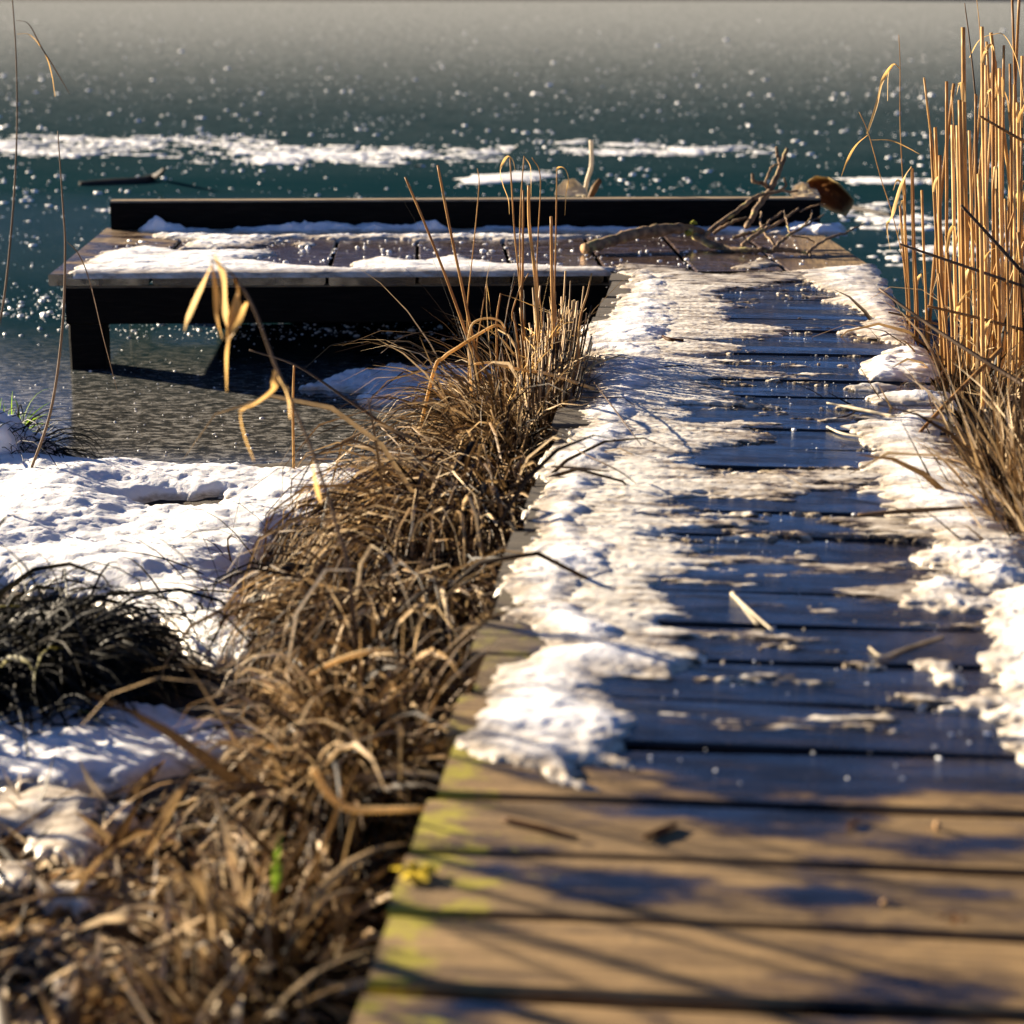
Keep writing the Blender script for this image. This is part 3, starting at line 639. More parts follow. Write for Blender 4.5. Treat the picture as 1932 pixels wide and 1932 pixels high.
# ------------------------------------------------------------------ grass
def tussock(name, cx, cy, rx, ry, n, L, W, label, mat=M_STRAW, az=None, azs=1.2, el=(1.25, .25), droop=(2.2, .7), tint=(.5, .25), rot=0.0, zoff=-.02, pieces=None, cat='grass tuft', clamp=True, **kw):
    pts = []
    while len(pts) < n:
        a = rng.uniform(-1, 1, (n, 2)); a = a[(a**2).sum(1) < 1]; pts += list(a)
    a = np.array(pts[:n]); x = a[:, 0] * rx; y = a[:, 1] * ry
    c, s = math.cos(rot), math.sin(rot); bx, by = cx + x * c - y * s, cy + x * s + y * c
    base = np.c_[bx, by, np.maximum(gz(bx, by), ICE) + zoff]
    out = np.arctan2(by - cy, bx - cx)
    azim = out + rng.normal(0, azs, n) if az is None else np.where(rng.random(n) < .75, rng.normal(az, azs, n), out + rng.normal(0, .8, n))
    e = np.clip(rng.normal(*el, n), .2, 1.55)
    V, q, t = blades(base, azim, e, L * np.exp(rng.normal(0, .28, n)), W * np.exp(rng.normal(0, .45, n)), np.maximum(.1, rng.normal(*droop, n)), np.clip(rng.normal(*tint, n), 0, 1),
                     clamp=(lambda X, Y: np.maximum(gz(X, Y), ICE) + .004) if clamp else None)
    root = np.array([cx, cy, float(gz(np.array([cx]), np.array([cy]))[0])])
    o = link(name, make_mesh(name, V - root, q, {'tint': t}), mat, label=label, category=cat, **kw); o.location = root; return o
LG = 'sedge tufts along the left boardwalk edge'
tussock('sedge_tussock', -.43, 4.75, .09, .36, 3200, .33, .0036, 'brown sedge tuft under the middle reeds beside the boardwalk', az=3.9, azs=1.2, el=(1.4, .15), droop=(2.6, .9), tint=(.42, .3), group=LG)
tussock('sedge_tussock', -.46, 4.0, .13, .38, 9000, .30, .0042, 'big shaggy brown sedge mound hanging over the boardwalk edge', az=-2.0, azs=.8, el=(1.38, .18), droop=(3.9, .6), tint=(.43, .31), group=LG)
tussock('sedge_tussock', -.49, 3.40, .13, .32, 5200, .27, .0044, 'dark drooping sedge curtain below the big mound', az=-1.75, azs=.8, el=(1.38, .18), droop=(3.9, .6), tint=(.40, .31), group=LG)
tussock('sedge_tussock', -.47, 2.76, .10, .30, 1300, .21, .0058, 'pale broad bladed sedge tuft beside the nearest snow ridge', az=-1.4, azs=1.1, droop=(2.4, .9), tint=(.5, .3), group=LG)
tussock('sedge_tussock', -.50, 2.15, .09, .30, 480, .15, .0075, 'bleached tangled sedge tuft beside the nearest planks', az=-1.8, azs=1.4, el=(.8, .4), droop=(1.3, .9), tint=(.55, .3), group=LG)
tussock('straw_litter', -.80, 2.22, .40, .42, 1700, .13, .0082, 'flattened straw and sedge litter covering the near left bank', az=2.6, azs=1.6, el=(.22, .2), droop=(.5, .5), tint=(.62, .34), cat='straw', kind='stuff')
tussock('straw_litter', -.60, 1.75, .26, .36, 900, .10, .0095, 'bleached reed straw lying at the nearest left corner', az=2.2, azs=1.6, el=(.3, .3), droop=(.4, .5), tint=(.72, .32), cat='straw', kind='stuff')
tussock('straw_litter', -.66, 4.72, .20, .30, 90, .17, .0032, 'thin brown sedge stalks strewn at the ice edge', az=2.8, azs=1.2, el=(.5, .35), droop=(1.4, .6), tint=(.35, .2), cat='straw', kind='stuff')
tussock('straw_litter', -.84, 3.8, .12, .45, 110, .22, .0028, 'loose dark stalks poking through the snow left of the big mound', az=2.9, azs=.7, el=(.7, .35), droop=(1.6, .6), tint=(.18, .15), cat='straw', kind='stuff')
tussock('dark_tussock', -1.16, 3.20, .19, .15, 2800, .23, .0038, 'dark green black grass tussock in the snow at the left', M_STRAWDK, az=-.35, azs=.8, el=(.95, .3), droop=(2.9, .6), tint=(.30, .3))
tussock('dark_tussock', -1.10, 2.98, .16, .04, 260, .15, .0042, 'low dark grass fringe below the dark green tussock', M_STRAWDK, az=-.4, azs=.8, el=(.7, .3), droop=(2.0, .6), tint=(.42, .28))
tussock('snowy_tussock', -1.74, 5.03, .10, .10, 300, .22, .0030, 'small dark tussock with a snow cap at the left ice edge', M_STRAWDK, az=-.55, azs=.45, el=(1.0, .25), droop=(2.6, .5), tint=(.25, .2))
tussock('green_tuft', -1.86, 5.45, .03, .03, 36, .12, .0030, 'small green grass tuft above the snowy tussock', M_GREEN, el=(1.2, .3), droop=(1.2, .5), tint=(.4, .3))
tussock('sedge_tussock', .60, 5.2, .10, .5, 3400, .26, .0042, 'rust brown sedge at the foot of the tall reeds', az=2.9, azs=1.9, el=(1.0, .5), droop=(2.4, 1.4), tint=(.42, .33))
tussock('sedge_tussock', .58, 4.5, .07, .42, 2600, .27, .0052, 'matted sedge spilling over the wide snow patch on the right', az=2.5, azs=2.0, el=(1.05, .5), droop=(2.2, 1.5), tint=(.5, .33))
tussock('sedge_tussock', .60, 3.75, .06, .36, 2600, .31, .0055, 'dense golden sedge wall at the right picture edge', az=1.6, azs=2.2, el=(1.25, .35), droop=(1.3, 1.3), tint=(.5, .36))
# snow cap on the small tussock
cx, cy = -1.80, 5.02
X, Y, q = grid(np.linspace(cx - .26, cx + .2, 60), np.linspace(cy - .2, cy + .22, 56))
rr_ = np.sqrt(((X - cx + .02) / .22)**2 + ((Y - cy) / .19)**2) + .22 * fbm(X * 7, Y * 7, 51, 4)
Z = gz(X, Y) + .15 * np.clip(1 - rr_**2, -.2, 1) + .02 * fbm(X * 14, Y * 14, 52, 4)
me = make_mesh('snow', np.stack([X, Y, Z], -1).reshape(-1, 3), q, {'tint': np.full(X.size, .05)})
link('snow', me, M_SNOW, kind='stuff', label='mound of snow under and around the small left tussock', category='snow')

# ------------------------------------------------------------------ reeds
def reed(pts, r, mat=M_REED, name='reed', label=None, group=None, tint=None, leaves=(), cat='reed', n=6, root=None):
    """pts = world points base -> tip"""
    pts = np.asarray(pts, float); rt = pts[0] if root is None else np.array(root)
    P = spline(pts, n); m_b = MB()
    L = np.linalg.norm(np.diff(P, axis=0), axis=1).sum()
    V, F = tube(P, r if np.ndim(r) else [r * 1.1, r, r * .8], 6)
    tv = (rng.uniform(.3, .98) if tint is None else tint) + .1 * np.sin(np.linspace(0, L * 40, len(V)))
    m_b.add(V, F, np.clip(tv, 0, 1))
    o = bpy.data.objects.new(name, None) if False else None
    V0 = np.concatenate(m_b.V) - rt
    me = make_mesh(name, V0, [np.concatenate(v) for v in m_b.F.values()], {'tint': np.concatenate(m_b.A)})
    o = link(name, me, mat); o.location = rt
    if label: o['label'] = label
    o['category'] = cat
    if group: o['group'] = group
    for lp, lw, lm in leaves:
        V, F = ribbon(spline(lp, 6), lw, roll=rng.uniform(-.6, .6)); lb = MB(); lb.add(V, F, rng.uniform(.3, .8))
        me = make_mesh('leaf', np.concatenate(lb.V) - rt, [np.concatenate(v) for v in lb.F.values()], {'tint': np.concatenate(lb.A)})
        link('leaf', me, lm, o)
    return o
GR = 'tall reeds right of the boardwalk'; LR = 'straight golden reed stalk in the dense stand right of the boardwalk'
def z4(x, y): return (1509.4 + .5862 * x, .5862 * y)
def reed_px(P4, Y, conv, zb=-.30, grow=True):
    """photo points tip -> base at depth Y (or per point), rooted in the ground"""
    Ys = Y if np.ndim(Y) else [Y] * len(P4)
    pts = [atY(*conv(*p_), yy) for p_, yy in zip(P4, Ys)][::-1]
    b = pts[0]
    if grow and b[2] > zb + .02:
        d = (pts[1] - pts[0]) if len(pts) > 1 else np.array([0, 0, 1.]); d = d / max(d[2], .05)
        pts = [b - d * (b[2] - zb) * .8 * np.array([.5, .5, 1.25])] + pts
    return pts
stems = [((420, 430), (440, 800), (455, 1180), 5.25, 4.6), ((435, 410), (447, 700), (460, 1180), 5.35, 4.0), ((450, 500), (452, 820), (470, 1200), 5.1, 5.0), ((472, 262), (472, 700), (468, 1150), 5.3, 4.0), ((525, 88), (530, 500), (542, 1100), 5.3, 5.4), ((514, 322), (522, 700), (526, 1120), 5.15, 5.2), ((586, 86), (590, 500), (602, 1100), 5.35, 5.2), ((598, 210), (600, 600), (610, 1080), 5.2, 4.2), ((622, 152), (622, 600), (626, 1080), 5.5, 4.6), ((631, 536), (635, 800), (642, 1080), 5.0, 5.0), ((656, 146), (652, 600), (650, 1080), 5.6, 4.2), ((642, 220), (645, 600), (655, 1080), 5.35, 4.2), ((690, 272), (690, 650), (688, 1080), 5.4, 4.4), ((676, 205), (680, 600), (676, 1080), 5.65, 4.0), ((490, 402), (496, 740), (502, 1120), 5.4, 4.4), ((506, 404), (512, 700), (520, 1120), 5.55, 3.8), ((322, 662), (334, 830), (346, 1010), 5.75, 3.4), ((335, 576), (340, 800), (352, 1030), 5.85, 3.4), ((362, 542), (368, 800), (378, 1030), 5.8, 3.4), ((392, 612), (398, 800), (408, 1060), 5.7, 3.6), ((565, 302), (566, 600), (574, 1060), 5.05, 4.0), ((545, 420), (556, 800), (562, 1100), 5.2, 4.0), ((700, 330), (705, 700), (708, 1080), 5.2, 4.4), ((715, 180), (712, 600), (716, 1080), 5.5, 4.4), ((470, 760), (485, 950), (492, 1180), 5.0, 4.0), ((446, 880), (470, 1050), (480, 1230), 4.95, 4.0), ((575, 560), (584, 800), (590, 1440), 4.7, 5.0), ((660, 640), (668, 900), (672, 1300), 4.8, 4.6)]
for a, b, c, Y, wpx in stems:
    r = wpx * .5862 * 1.2 * Y / FPX * rng.uniform(.75, 1.15)
    lv = []
    for _ in range(rng.integers(0, 3)):
        f_ = rng.uniform(.25, .85); p0 = atY(*z4(*(np.array(a) * f_ + np.array(b) * (1 - f_) if rng.random() < .5 else np.array(b) * f_ + np.array(c) * (1 - f_))), Y)
        h_ = rng.uniform(-1, 1); l_ = rng.uniform(.05, .14); dx = np.array([math.copysign(1, h_) * rng.uniform(.1, .5), rng.normal(0, .2), 0])
        lv.append(([p0, p0 + l_ * (dx * .4 + (0, 0, .6)), p0 + l_ * (dx * 1.1 + (0, 0, .75)), p0 + l_ * (dx * 1.6 + (0, 0, rng.uniform(-.1, .5)))], [r * 2, r * 2.2, r * 1.5, .0008], M_LEAF))
    reed(reed_px([a, b, c], [Y + .04, Y, Y - .02], z4), [r * 1.05, r, r * .95], label=LR, group=GR, leaves=lv)
for i in range(72):                        # fillers behind and beside them
    Y = rng.uniform(4.9, 6.2); xb = at(0, 0)[0] * 0 + rng.uniform(.62, 1.15); h = rng.uniform(.35, 1.0) * (1 if Y > 5.2 else .7)
    lean = rng.normal(0, .06, 2); r = rng.uniform(.002, .0052)
    b = np.array([xb, Y, -.30]); reed([b, b + (lean[0] * .3, lean[1] * .3, h * .5 + .1), b + (lean[0], lean[1], h + .2)], [r * 1.1, r, r * .85], label=LR, group=GR)
# leaning and bent stalks in front of the stand
reed(reed_px([(255, 930), (400, 1035), (560, 1140), (721, 1240), (800, 1290)], [4.6, 4.5, 4.4, 4.3, 4.2], z4, grow=False), [.0052, .0045, .0026], M_DARKSTEM, 'bent_reed', 'dark stalk slanting down across the foot of the tall reeds', 'stalks leaning across the reeds', .3)
reed(reed_px([(320, 785), (480, 840), (721, 922), (800, 950)], 4.9, z4, grow=False), .0034, M_DARKSTEM, 'bent_reed', 'brown stalk leaning almost level through the middle of the reeds', 'stalks leaning across the reeds', .6)
reed(reed_px([(518, 660), (620, 770), (721, 882), (790, 950)], 4.7, z4, grow=False), .0040, M_DARKSTEM, 'bent_reed', 'dark steep stalk crossing the reeds at the picture edge', 'stalks leaning across the reeds', .25)
reed(reed_px([(410, 985), (560, 1020), (721, 1062), (800, 1080)], 4.85, z4, grow=False), .0036, M_REED, 'bent_reed', 'tan level stalk low across the reeds', 'stalks leaning across the reeds', .35)
reed(reed_px([(576, 372), (650, 415), (721, 455), (800, 500)], 5.0, z4, grow=False), .0034, M_REED, 'bent_reed', 'tan stalk slanting across the reeds near their tips', 'stalks leaning across the reeds', .45)
reed(reed_px([(302, 1492), (400, 1375), (520, 1250), (650, 1120)], [4.15, 4.25, 4.35, 4.4], z4, grow=False), [.0050, .0046, .0016][::1], M_REED, 'bent_reed', 'long pinkish tan stalk pointing down over the snowy boardwalk edge', 'stalks leaning across the reeds', .35)
reed(reed_px([(284, 1005), (330, 1015), (470, 1050)], 5.3, z4, grow=False), .0030, M_DARKSTEM, 'bent_reed', 'short brown stalk poking left over the boardwalk from the reeds', 'stalks leaning across the reeds', .6)
def px4(P, Y): return [atY(*z4(*p_), Y) for p_ in P]
reed(reed_px([(318, 112), (322, 210), (322, 400), (332, 600), (345, 800), (352, 1000)], 5.7, z4), [.0017, .0013, .0008], M_REED, label='thin tall reed with a drooping tan leaf apart from the stand', tint=.5,
     leaves=[(px4([(322, 220), (300, 205), (270, 250), (250, 330), (220, 420), (214, 430)], 5.7), [.004, .009, .010, .006, .001], M_LEAF), (px4([(300, 207), (285, 240), (282, 325)], 5.7), [.003, .004, .001], M_LEAF)])
reed(reed_px([(190, 360), (220, 430), (262, 580), (300, 700), (340, 880), (352, 1000)], 5.6, z4), [.0016, .0012, .0008], M_REED, label='thin grass stalk with two spread leaves left of the stand', tint=.6,
     leaves=[(px4([(220, 432), (180, 465), (155, 510), (133, 568)], 5.6), [.003, .007, .006, .001], M_LEAF), (px4([(225, 450), (290, 450), (340, 470), (385, 496)], 5.6), [.003, .008, .006, .001], M_LEAF)])
reed(reed_px([(358, 535), (360, 700), (366, 900), (370, 1030)], 5.5, z4), [.002, .0018, .0014], M_REED, label='reed with a snapped leaf folded down toward the boardwalk', tint=.4,
     leaves=[(px4([(358, 535), (330, 580), (300, 680), (282, 720), (285, 770), (292, 810)], 5.5), [.004, .008, .010, .008, .003, .001], M_LEAF)])
reed(reed_px([(530, 10), (548, 150), (565, 330), (570, 600), (575, 1000)], 5.2, z4), [.0030, .0024, .0012], M_DARKSTEM, label='thin dark stalk rising above all the golden reeds', tint=.5)
reed(reed_px([(568, -10), (580, 120), (590, 400), (600, 1000)], 5.4, z4), [.0016, .0013, .0008], M_REED, label='fine pale stalk leaving the picture above the reeds', tint=.8,
     leaves=[(px4([(545, 185), (575, 130), (620, 110), (660, 115), (700, 200), (721, 330)], 5.4), [.002, .005, .006, .005, .002], M_LEAF)])
for k in range(40):                        # bent leaves hanging in the reeds
    pass
tussock('reed_leaves', .74, 5.25, .16, .5, 620, .36, .0070, 'dry curled reed leaves tangled among the tall stalks', az=None, el=(1.2, .4), droop=(2.6, 1.2), tint=(.7, .2), cat='reed leaves', kind='stuff', clamp=False)

# middle reeds by the left edge of the boardwalk
def z2(x, y): return (660.4 + .293 * x, 235.8 + .293 * y)
GM = 'thin reeds beside the left edge of the boardwalk'
def mid(P2, Y, wpx, label, leaves=(), mat=M_REED, tint=None, name='reed'):
    r = wpx * .293 * Y / FPX / 2 * 1.1
    return reed(reed_px(P2, Y, z2), [r * 1.1, r, r * .75], mat, name, label, GM, tint, [([atY(*z2(*q_), Y) for q_ in lp], [w_ * .293 * Y / FPX for w_ in lw], M_LEAF) for lp, lw in leaves])
mid([(355, 335), (500, 680), (640, 1040), (765, 1400), (800, 1560)], 4.95, 17, 'leftmost of the middle reeds, leaning far to the left', tint=.45)
mid([(565, 260), (640, 650), (730, 1080), (805, 1450), (830, 1580)], 4.9, 18, 'straight middle reed leaning left with a cut tip', tint=.5)
mid([(820, 280), (830, 400), (790, 830), (755, 1170), (760, 1450)], 5.0, 7, 'hair thin stalk between the left leaning reeds and the upright ones', tint=.6)
mid([(1030, 215), (1060, 700), (1090, 1000), (1115, 1430)], 5.0, 11, 'middle reed with a leaf looped over its tip', [([(1065, 300), (1050, 225), (1010, 200), (970, 290), (985, 380), (1020, 480), (1026, 575)], [4, 14, 20, 14, 9, 7, 2])], tint=.5)
mid([(1120, 200), (1095, 600), (1100, 1100), (1130, 1450)], 4.9, 9, 'fine upright middle reed with a bent hair tip', [([(1120, 200), (1160, 260), (1166, 330), (1166, 460)], [5, 8, 6, 2])], tint=.6)
mid([(1115, 420), (1112, 900), (1102, 1200), (1120, 1450)], 4.85, 16, 'stout upright middle reed with a square cut tip', tint=.4)
mid([(1150, 390), (1155, 650), (1190, 950), (1215, 1400), (1220, 1500)], 4.8, 22, 'thickest curved middle reed with a split golden stalk', tint=.7)
mid([(1172, 210), (1225, 330), (1212, 700), (1205, 950), (1240, 1350)], 5.0, 7, 'fine middle reed with a kinked tip', tint=.5)
mid([(1295, 590), (1300, 1000), (1312, 1350), (1310, 1500)], 4.75, 22, 'short thick middle reed with a blunt top beside the reed bundle', tint=.55)
mid([(1332, 285), (1326, 700), (1318, 1100), (1325, 1350)], 4.85, 10, 'middle reed with a hooked drooping tip', [([(1330, 300), (1345, 268), (1385, 280), (1408, 350), (1392, 440), (1384, 580)], [10, 16, 12, 8, 6, 2])], tint=.45)
mid([(1555, 955), (1530, 1080), (1482, 1250), (1470, 1510)], 4.7, 13, 'short kinked stalk at the boardwalk edge beside the snow', tint=.5)
mid([(880, 1010), (835, 1300), (812, 1480)], 4.9, 8, 'folded thin stalk with its tip bent down', [([(880, 1010), (900, 1150), (915, 1330)], [8, 7, 2])], tint=.45)
mid([(970, 1085), (945, 1250), (945, 1450)], 4.8, 13, 'low bent reed with a stalk folded to the right', [([(965, 1085), (1050, 1110), (1150, 1150), (1240, 1190)], [12, 13, 10, 5])], tint=.4)
mid([(1150, 955), (1100, 1040), (1060, 1150), (1045, 1240), (1080, 1400)], 4.85, 9, 'crooked short stalk crossing the middle reeds', tint=.5)
mid([(1060, 1010), (1020, 1150), (1000, 1300), (1010, 1450)], 4.85, 7, 'short dark hair stalk left of the upright middle reeds', tint=.2)
mid([(1000, 1310), (960, 1260), (880, 1245), (790, 1280), (760, 1400), (770, 1500)], 4.7, 14, 'arched pale leaf blade left of the middle reeds', tint=.8, name='arched_grass', mat=M_LEAF)
mid([(530, 1620), (600, 1500), (700, 1430), (800, 1365), (940, 1290), (1000, 1330)][::-1], 4.6, 20, 'long pale blade arching low toward the ice', tint=.6, name='arched_grass', mat=M_LEAF)
mid([(200, 1470), (330, 1370), (480, 1335), (620, 1360), (760, 1440)], 4.8, 5, 'dark hair blade arching over the shaded ice', tint=.2, name='arched_grass', mat=M_DARKSTEM)
mid([(800, 1540), (900, 1530), (1000, 1555), (1150, 1585), (1260, 1600)], 4.55, 18, 'broad pale blade lying across the sedge', tint=.8, name='arched_grass', mat=M_LEAF)

# bundle of cut reeds leaning on the boardwalk edge
m_b = MB()
for i in range(330):
    Yb = rng.uniform(4.5, 5.15); xb = -.345 - abs(rng.normal(0, .035)); top = .05 + .06 * sstep(4.5, 5.1, Yb) + rng.normal(0, .03)
    b = np.array([xb, Yb, -.30]); tl = rng.normal(0, .03, 2); r = rng.uniform(.0014, .0026)
    V, F = tube(spline([b, b + (tl[0] * .5 + .01, tl[1] * .5, (top + .3) * .55), b + (tl[0] + .02, tl[1], top + .3)], 3), r, 5); m_b.add(V, F, rng.uniform(.25, .95))
rb = empty('reed_bundle', (-.36, 4.8, -.29), label='dense bundle of short cut reeds standing against the left boardwalk edge', category='reed bundle')
link('stalks', m_b.mesh('stalks', rb), M_STRAW, rb)
m_b = MB()
for i in range(60):
    Yb = rng.uniform(4.5, 5.15); b = np.array([-.36 + rng.normal(0, .03), Yb, rng.uniform(-.12, .1)])
    a = rng.uniform(0, 6.28); d = np.array([math.cos(a) * .06, math.sin(a) * .09, rng.normal(0, .05)])
    V, F = ribbon(spline([b - d, b + (0, 0, .02), b + d], 4), [.002, .004, .001], roll=rng.uniform(0, 3)); m_b.add(V, F, rng.uniform(.3, .9))
link('loose_leaves', m_b.mesh('loose_leaves', rb), M_LEAF, rb)

# ------------------------------------------------------------------ stalks at the left picture edge and the blurred leafy reed
def I(x, y): return (x, y)
def pxs(P, Y): return [atY(x, y, Y) for x, y in P]
reed(reed_px([(22, -20), (30, 100), (32, 236), (25, 390), (8, 560), (-15, 680), (-40, 900)], 4.3, I), [.0028, .0022, .0012], M_DARKSTEM, 'reed', 'tall dark reed at the left picture edge with drooping leaves', None, .6,
     [(pxs([(30, 38), (55, 45), (80, 90), (105, 130), (132, 178)], 4.3), [.002, .006, .007, .006, .001], M_DARKSTEM), (pxs([(31, 64), (58, 66), (85, 100), (98, 140), (104, 182)], 4.3), [.002, .004, .004, .003, .001], M_LEAF)])
reed(reed_px([(109, 247), (118, 380), (123, 470), (117, 626), (94, 783), (47, 915)], 4.75, I), [.0038, .0030, .0012], M_DARKSTEM, 'reed', 'second dark reed from the left edge, standing in front of the platform post', None, .7,
     [(pxs([(126, 455), (150, 480), (170, 530), (195, 634), (223, 743)], 4.75), [.003, .007, .007, .006, .003], M_DARKSTEM)])
Yl = 3.0
reed(reed_px([(398, 490), (440, 520), (478, 580), (520, 690), (560, 780), (600, 880), (640, 1010), (660, 1100)], Yl, I), [.0032, .0024, .0014], M_DARKSTEM, 'leafy_reed', 'blurred reed with a cluster of hanging golden leaves in front of the platform', None, .8,
     [(pxs([(405, 480), (425, 520), (428, 580), (432, 625)], Yl), [.004, .017, .018, .001], M_LEAF), (pxs([(440, 515), (452, 555), (440, 600), (428, 640)], Yl), [.004, .014, .015, .001], M_LEAF),
      (pxs([(398, 500), (378, 540), (358, 590), (348, 625)], Yl), [.003, .010, .008, .001], M_LEAF), (pxs([(466, 570), (448, 600), (432, 650), (428, 740)], Yl), [.004, .016, .014, .001], M_LEAF),
      (pxs([(400, 495), (410, 540), (412, 600), (420, 640)], Yl), [.004, .014, .012, .002], M_LEAF), (pxs([(520, 700), (515, 730), (480, 760), (455, 775), (462, 820), (480, 870)], Yl), [.006, .012, .008, .006, .006, .002], M_LEAF),
      (pxs([(525, 710), (545, 740), (548, 790)], Yl), [.006, .010, .003], M_LEAF), (pxs([(590, 870), (596, 900), (604, 930), (606, 950)], Yl), [.004, .016, .018, .003], M_LEAF)])
reed(reed_px([(470, 660), (560, 690), (650, 750), (750, 820), (820, 880)], 4.2, I, grow=False), [.0035, .0030, .0016], M_DARKSTEM, 'bent_reed', 'dark stalk leaning left from the big sedge mound over the ice', None, .3)
reed(reed_px([(555, 688), (553, 740), (553, 800)], 4.9, I), .0030, M_REED, 'reed', 'short lone tan stub standing in the ice left of the mound', None, .6)
reed(pxs([(590, 1450), (620, 1500), (660, 1525), (720, 1528), (800, 1525)], 2.25)[::-1], [.0034, .0050, .0045], M_LEAF, 'bent_reed', 'thick pale curved stalk reaching the nearest plank edge', None, .9)
reed(pxs([(585, 1272), (640, 1245), (700, 1228), (740, 1225)], 2.75)[::-1], [.0022, .0042, .0020], M_LEAF, 'bent_reed', 'pale arched blade on the dark side of the sedge', None, .9)
reed(pxs([(580, 1340), (460, 1200), (400, 1150), (330, 1165)], 3.15), [.0024, .0022, .0010], M_DARKSTEM, 'bent_reed', 'black stalk arching from the dark tussock over the snow', None, .1)
V, F = ribbon(spline([at(520, 1690, -.17), atY(522, 1640, 2.0), atY(530, 1570, 2.02)], 6), [.006, .010, .002]); m_b = MB(); m_b.add(V, F, .7)
o = link('green_grass_sprout', m_b.mesh('green_grass_sprout'), M_GREEN, label='single bright green grass blade among the straw', category='grass blade')

# unseen stems for off-frame reeds, added to streak the near planks with shade
def shade_stems(x, y, h, seed):
    r_ = np.random.default_rng(seed); m_b = MB(); z0 = float(gz(np.array([x]), np.array([y]))[0])
    sh = empty('unseen_stems', (x, y, z0), label='unseen upright stems for reeds beyond the left frame, added to shade the near planks', category='shade_stems')
    for i in range(26):
        b = np.array([x + r_.normal(0, .16), y + r_.normal(0, .34), z0 - .02]); d = np.array([r_.normal(0, .07), r_.normal(0, .07), 1.0]) * h * r_.uniform(.65, 1.1)
        P = spline([b, b + d * .5 + r_.normal(0, .02, 3), b + d], 5); V, F = tube(P, [.011, .008, .003], 6); m_b.add(V, F)
        for j in range(3):
            q0 = P[r_.integers(3, len(P) - 1)]; e = q0 + np.array([r_.normal(0, .10), r_.normal(0, .10), r_.uniform(.1, .3)]); V, F = tube(spline([q0, (q0 + e) / 2 + r_.normal(0, .01, 3), e], 4), [.004, .003, .0015], 5); m_b.add(V, F)
    link('shoots', m_b.mesh('shoots', sh), M_BARK, sh)
shade_stems(-1.75, 2.75, .95, 4)

# ------------------------------------------------------------------ fallen branch on the platform
def z3(x, y): return (1037.8 + .3418 * x, 235.8 + .3418 * y)
br = empty('fallen_branch', tuple(at(*z3(740, 690), 0)), label='broken lichen covered branch with many twigs lying on the right of the platform', category='branch')
def limb(P3, Ys, r, name='twig', mat=M_BARK, knob=.12):
    Ys = np.interp(np.linspace(0, 1, len(P3)), np.linspace(0, 1, len(Ys)), Ys)
    P = spline([atY(*z3(*p_), y_) for p_, y_ in zip(P3, Ys)], 7)
    P[1:-1] += rng.normal(0, .0016, (len(P) - 2, 3)); V, F = tube(P, np.array(r) * (1.5 if name == 'limb' else 1.12), 8, knob if name == 'limb' else .05); m_ = MB(); m_.add(V, F)
    return link(name, m_.mesh(name, br), mat, br)
limb([(195, 682), (330, 642), (480, 598), (600, 582), (740, 572), (840, 600)], [7.02, 7.2, 7.3], [.0125, .0135, .014, .013, .011], 'limb')
V, F = tube([atY(*z3(186, 684), 7.012), atY(*z3(196, 682), 7.018)], [.0175, .0190], 10); m_ = MB(); m_.add(V, F); link('sawn_end', m_.mesh('sawn_end', br), M_CUT, br)
limb([(800, 612), (880, 655), (1000, 688), (1120, 692), (1230, 690), (1330, 692), (1420, 706), (1440, 724)], [7.25, 7.1, 7.05, 7.0], [.012, .010, .008, .006, .004])
limb([(830, 635), (900, 570), (1050, 460), (1130, 402), (1220, 374), (1370, 364)], [7.25, 7.35, 7.4], [.008, .007, .006, .003])
limb([(1080, 560), (1110, 520), (1150, 440), (1210, 372), (1260, 260), (1310, 130)], [7.3, 7.45, 7.5], [.008, .009, .010, .009, .005])
limb([(1270, 225), (1258, 170), (1250, 118)], [7.47], [.006, .004])
limb([(1215, 360), (1180, 325), (1120, 310), (1118, 270)], [7.47], [.006, .006, .004])
limb([(1185, 325), (1220, 240), (1260, 215)], [7.46], [.004, .003])
limb([(1420, 702), (1520, 632), (1640, 592), (1740, 540)], [7.0, 7.2], [.005, .0045, .003, .0015])
limb([(1235, 686), (1300, 622), (1400, 560), (1510, 495)], [7.03, 7.3], [.006, .005, .004, .002])
limb([(1060, 665), (1160, 592), (1260, 540), (1370, 460)], [7.05, 7.35], [.0065, .006, .005, .003])
limb([(1080, 645), (1180, 560), (1280, 478)], [7.08, 7.35], [.005, .004, .003])
limb([(1165, 480), (1168, 570), (1245, 668)], [7.35, 7.1], [.003, .0035, .004])
limb([(1290, 470), (1310, 540), (1325, 610)], [7.3, 7.15], [.002, .0025, .003])
limb([(900, 600), (1000, 540), (1090, 510)], [7.35], [.006, .005, .003])
limb([(1400, 560), (1440, 510), (1445, 470)], [7.2, 7.3], [.003, .002])
limb([(1330, 610), (1400, 620), (1460, 650)], [7.1], [.0025, .002])
limb([(1230, 372), (1300, 340), (1290, 290)], [7.45], [.004, .003])
limb([(1380, 480), (1450, 450), (1520, 435)], [7.3], [.0025, .002])
limb([(1010, 620), (1090, 596), (1160, 592)], [7.15], [.005, .006])
for (zx, zy, rr0) in ((790, 540, .011), (480, 575, .007), (1850 / 1 * 0 + 760, 600, .012)):
    m_ = MB(); P0 = atY(*z3(zx, zy), 7.24)
    V = IC * rr0 * (1 + .25 * rng.normal(size=(12, 1))) * (1.4, 1, .8) + P0; m_.add(V, IF); link('moss_clump', m_.mesh('moss_clump', br), M_MOSS, br)

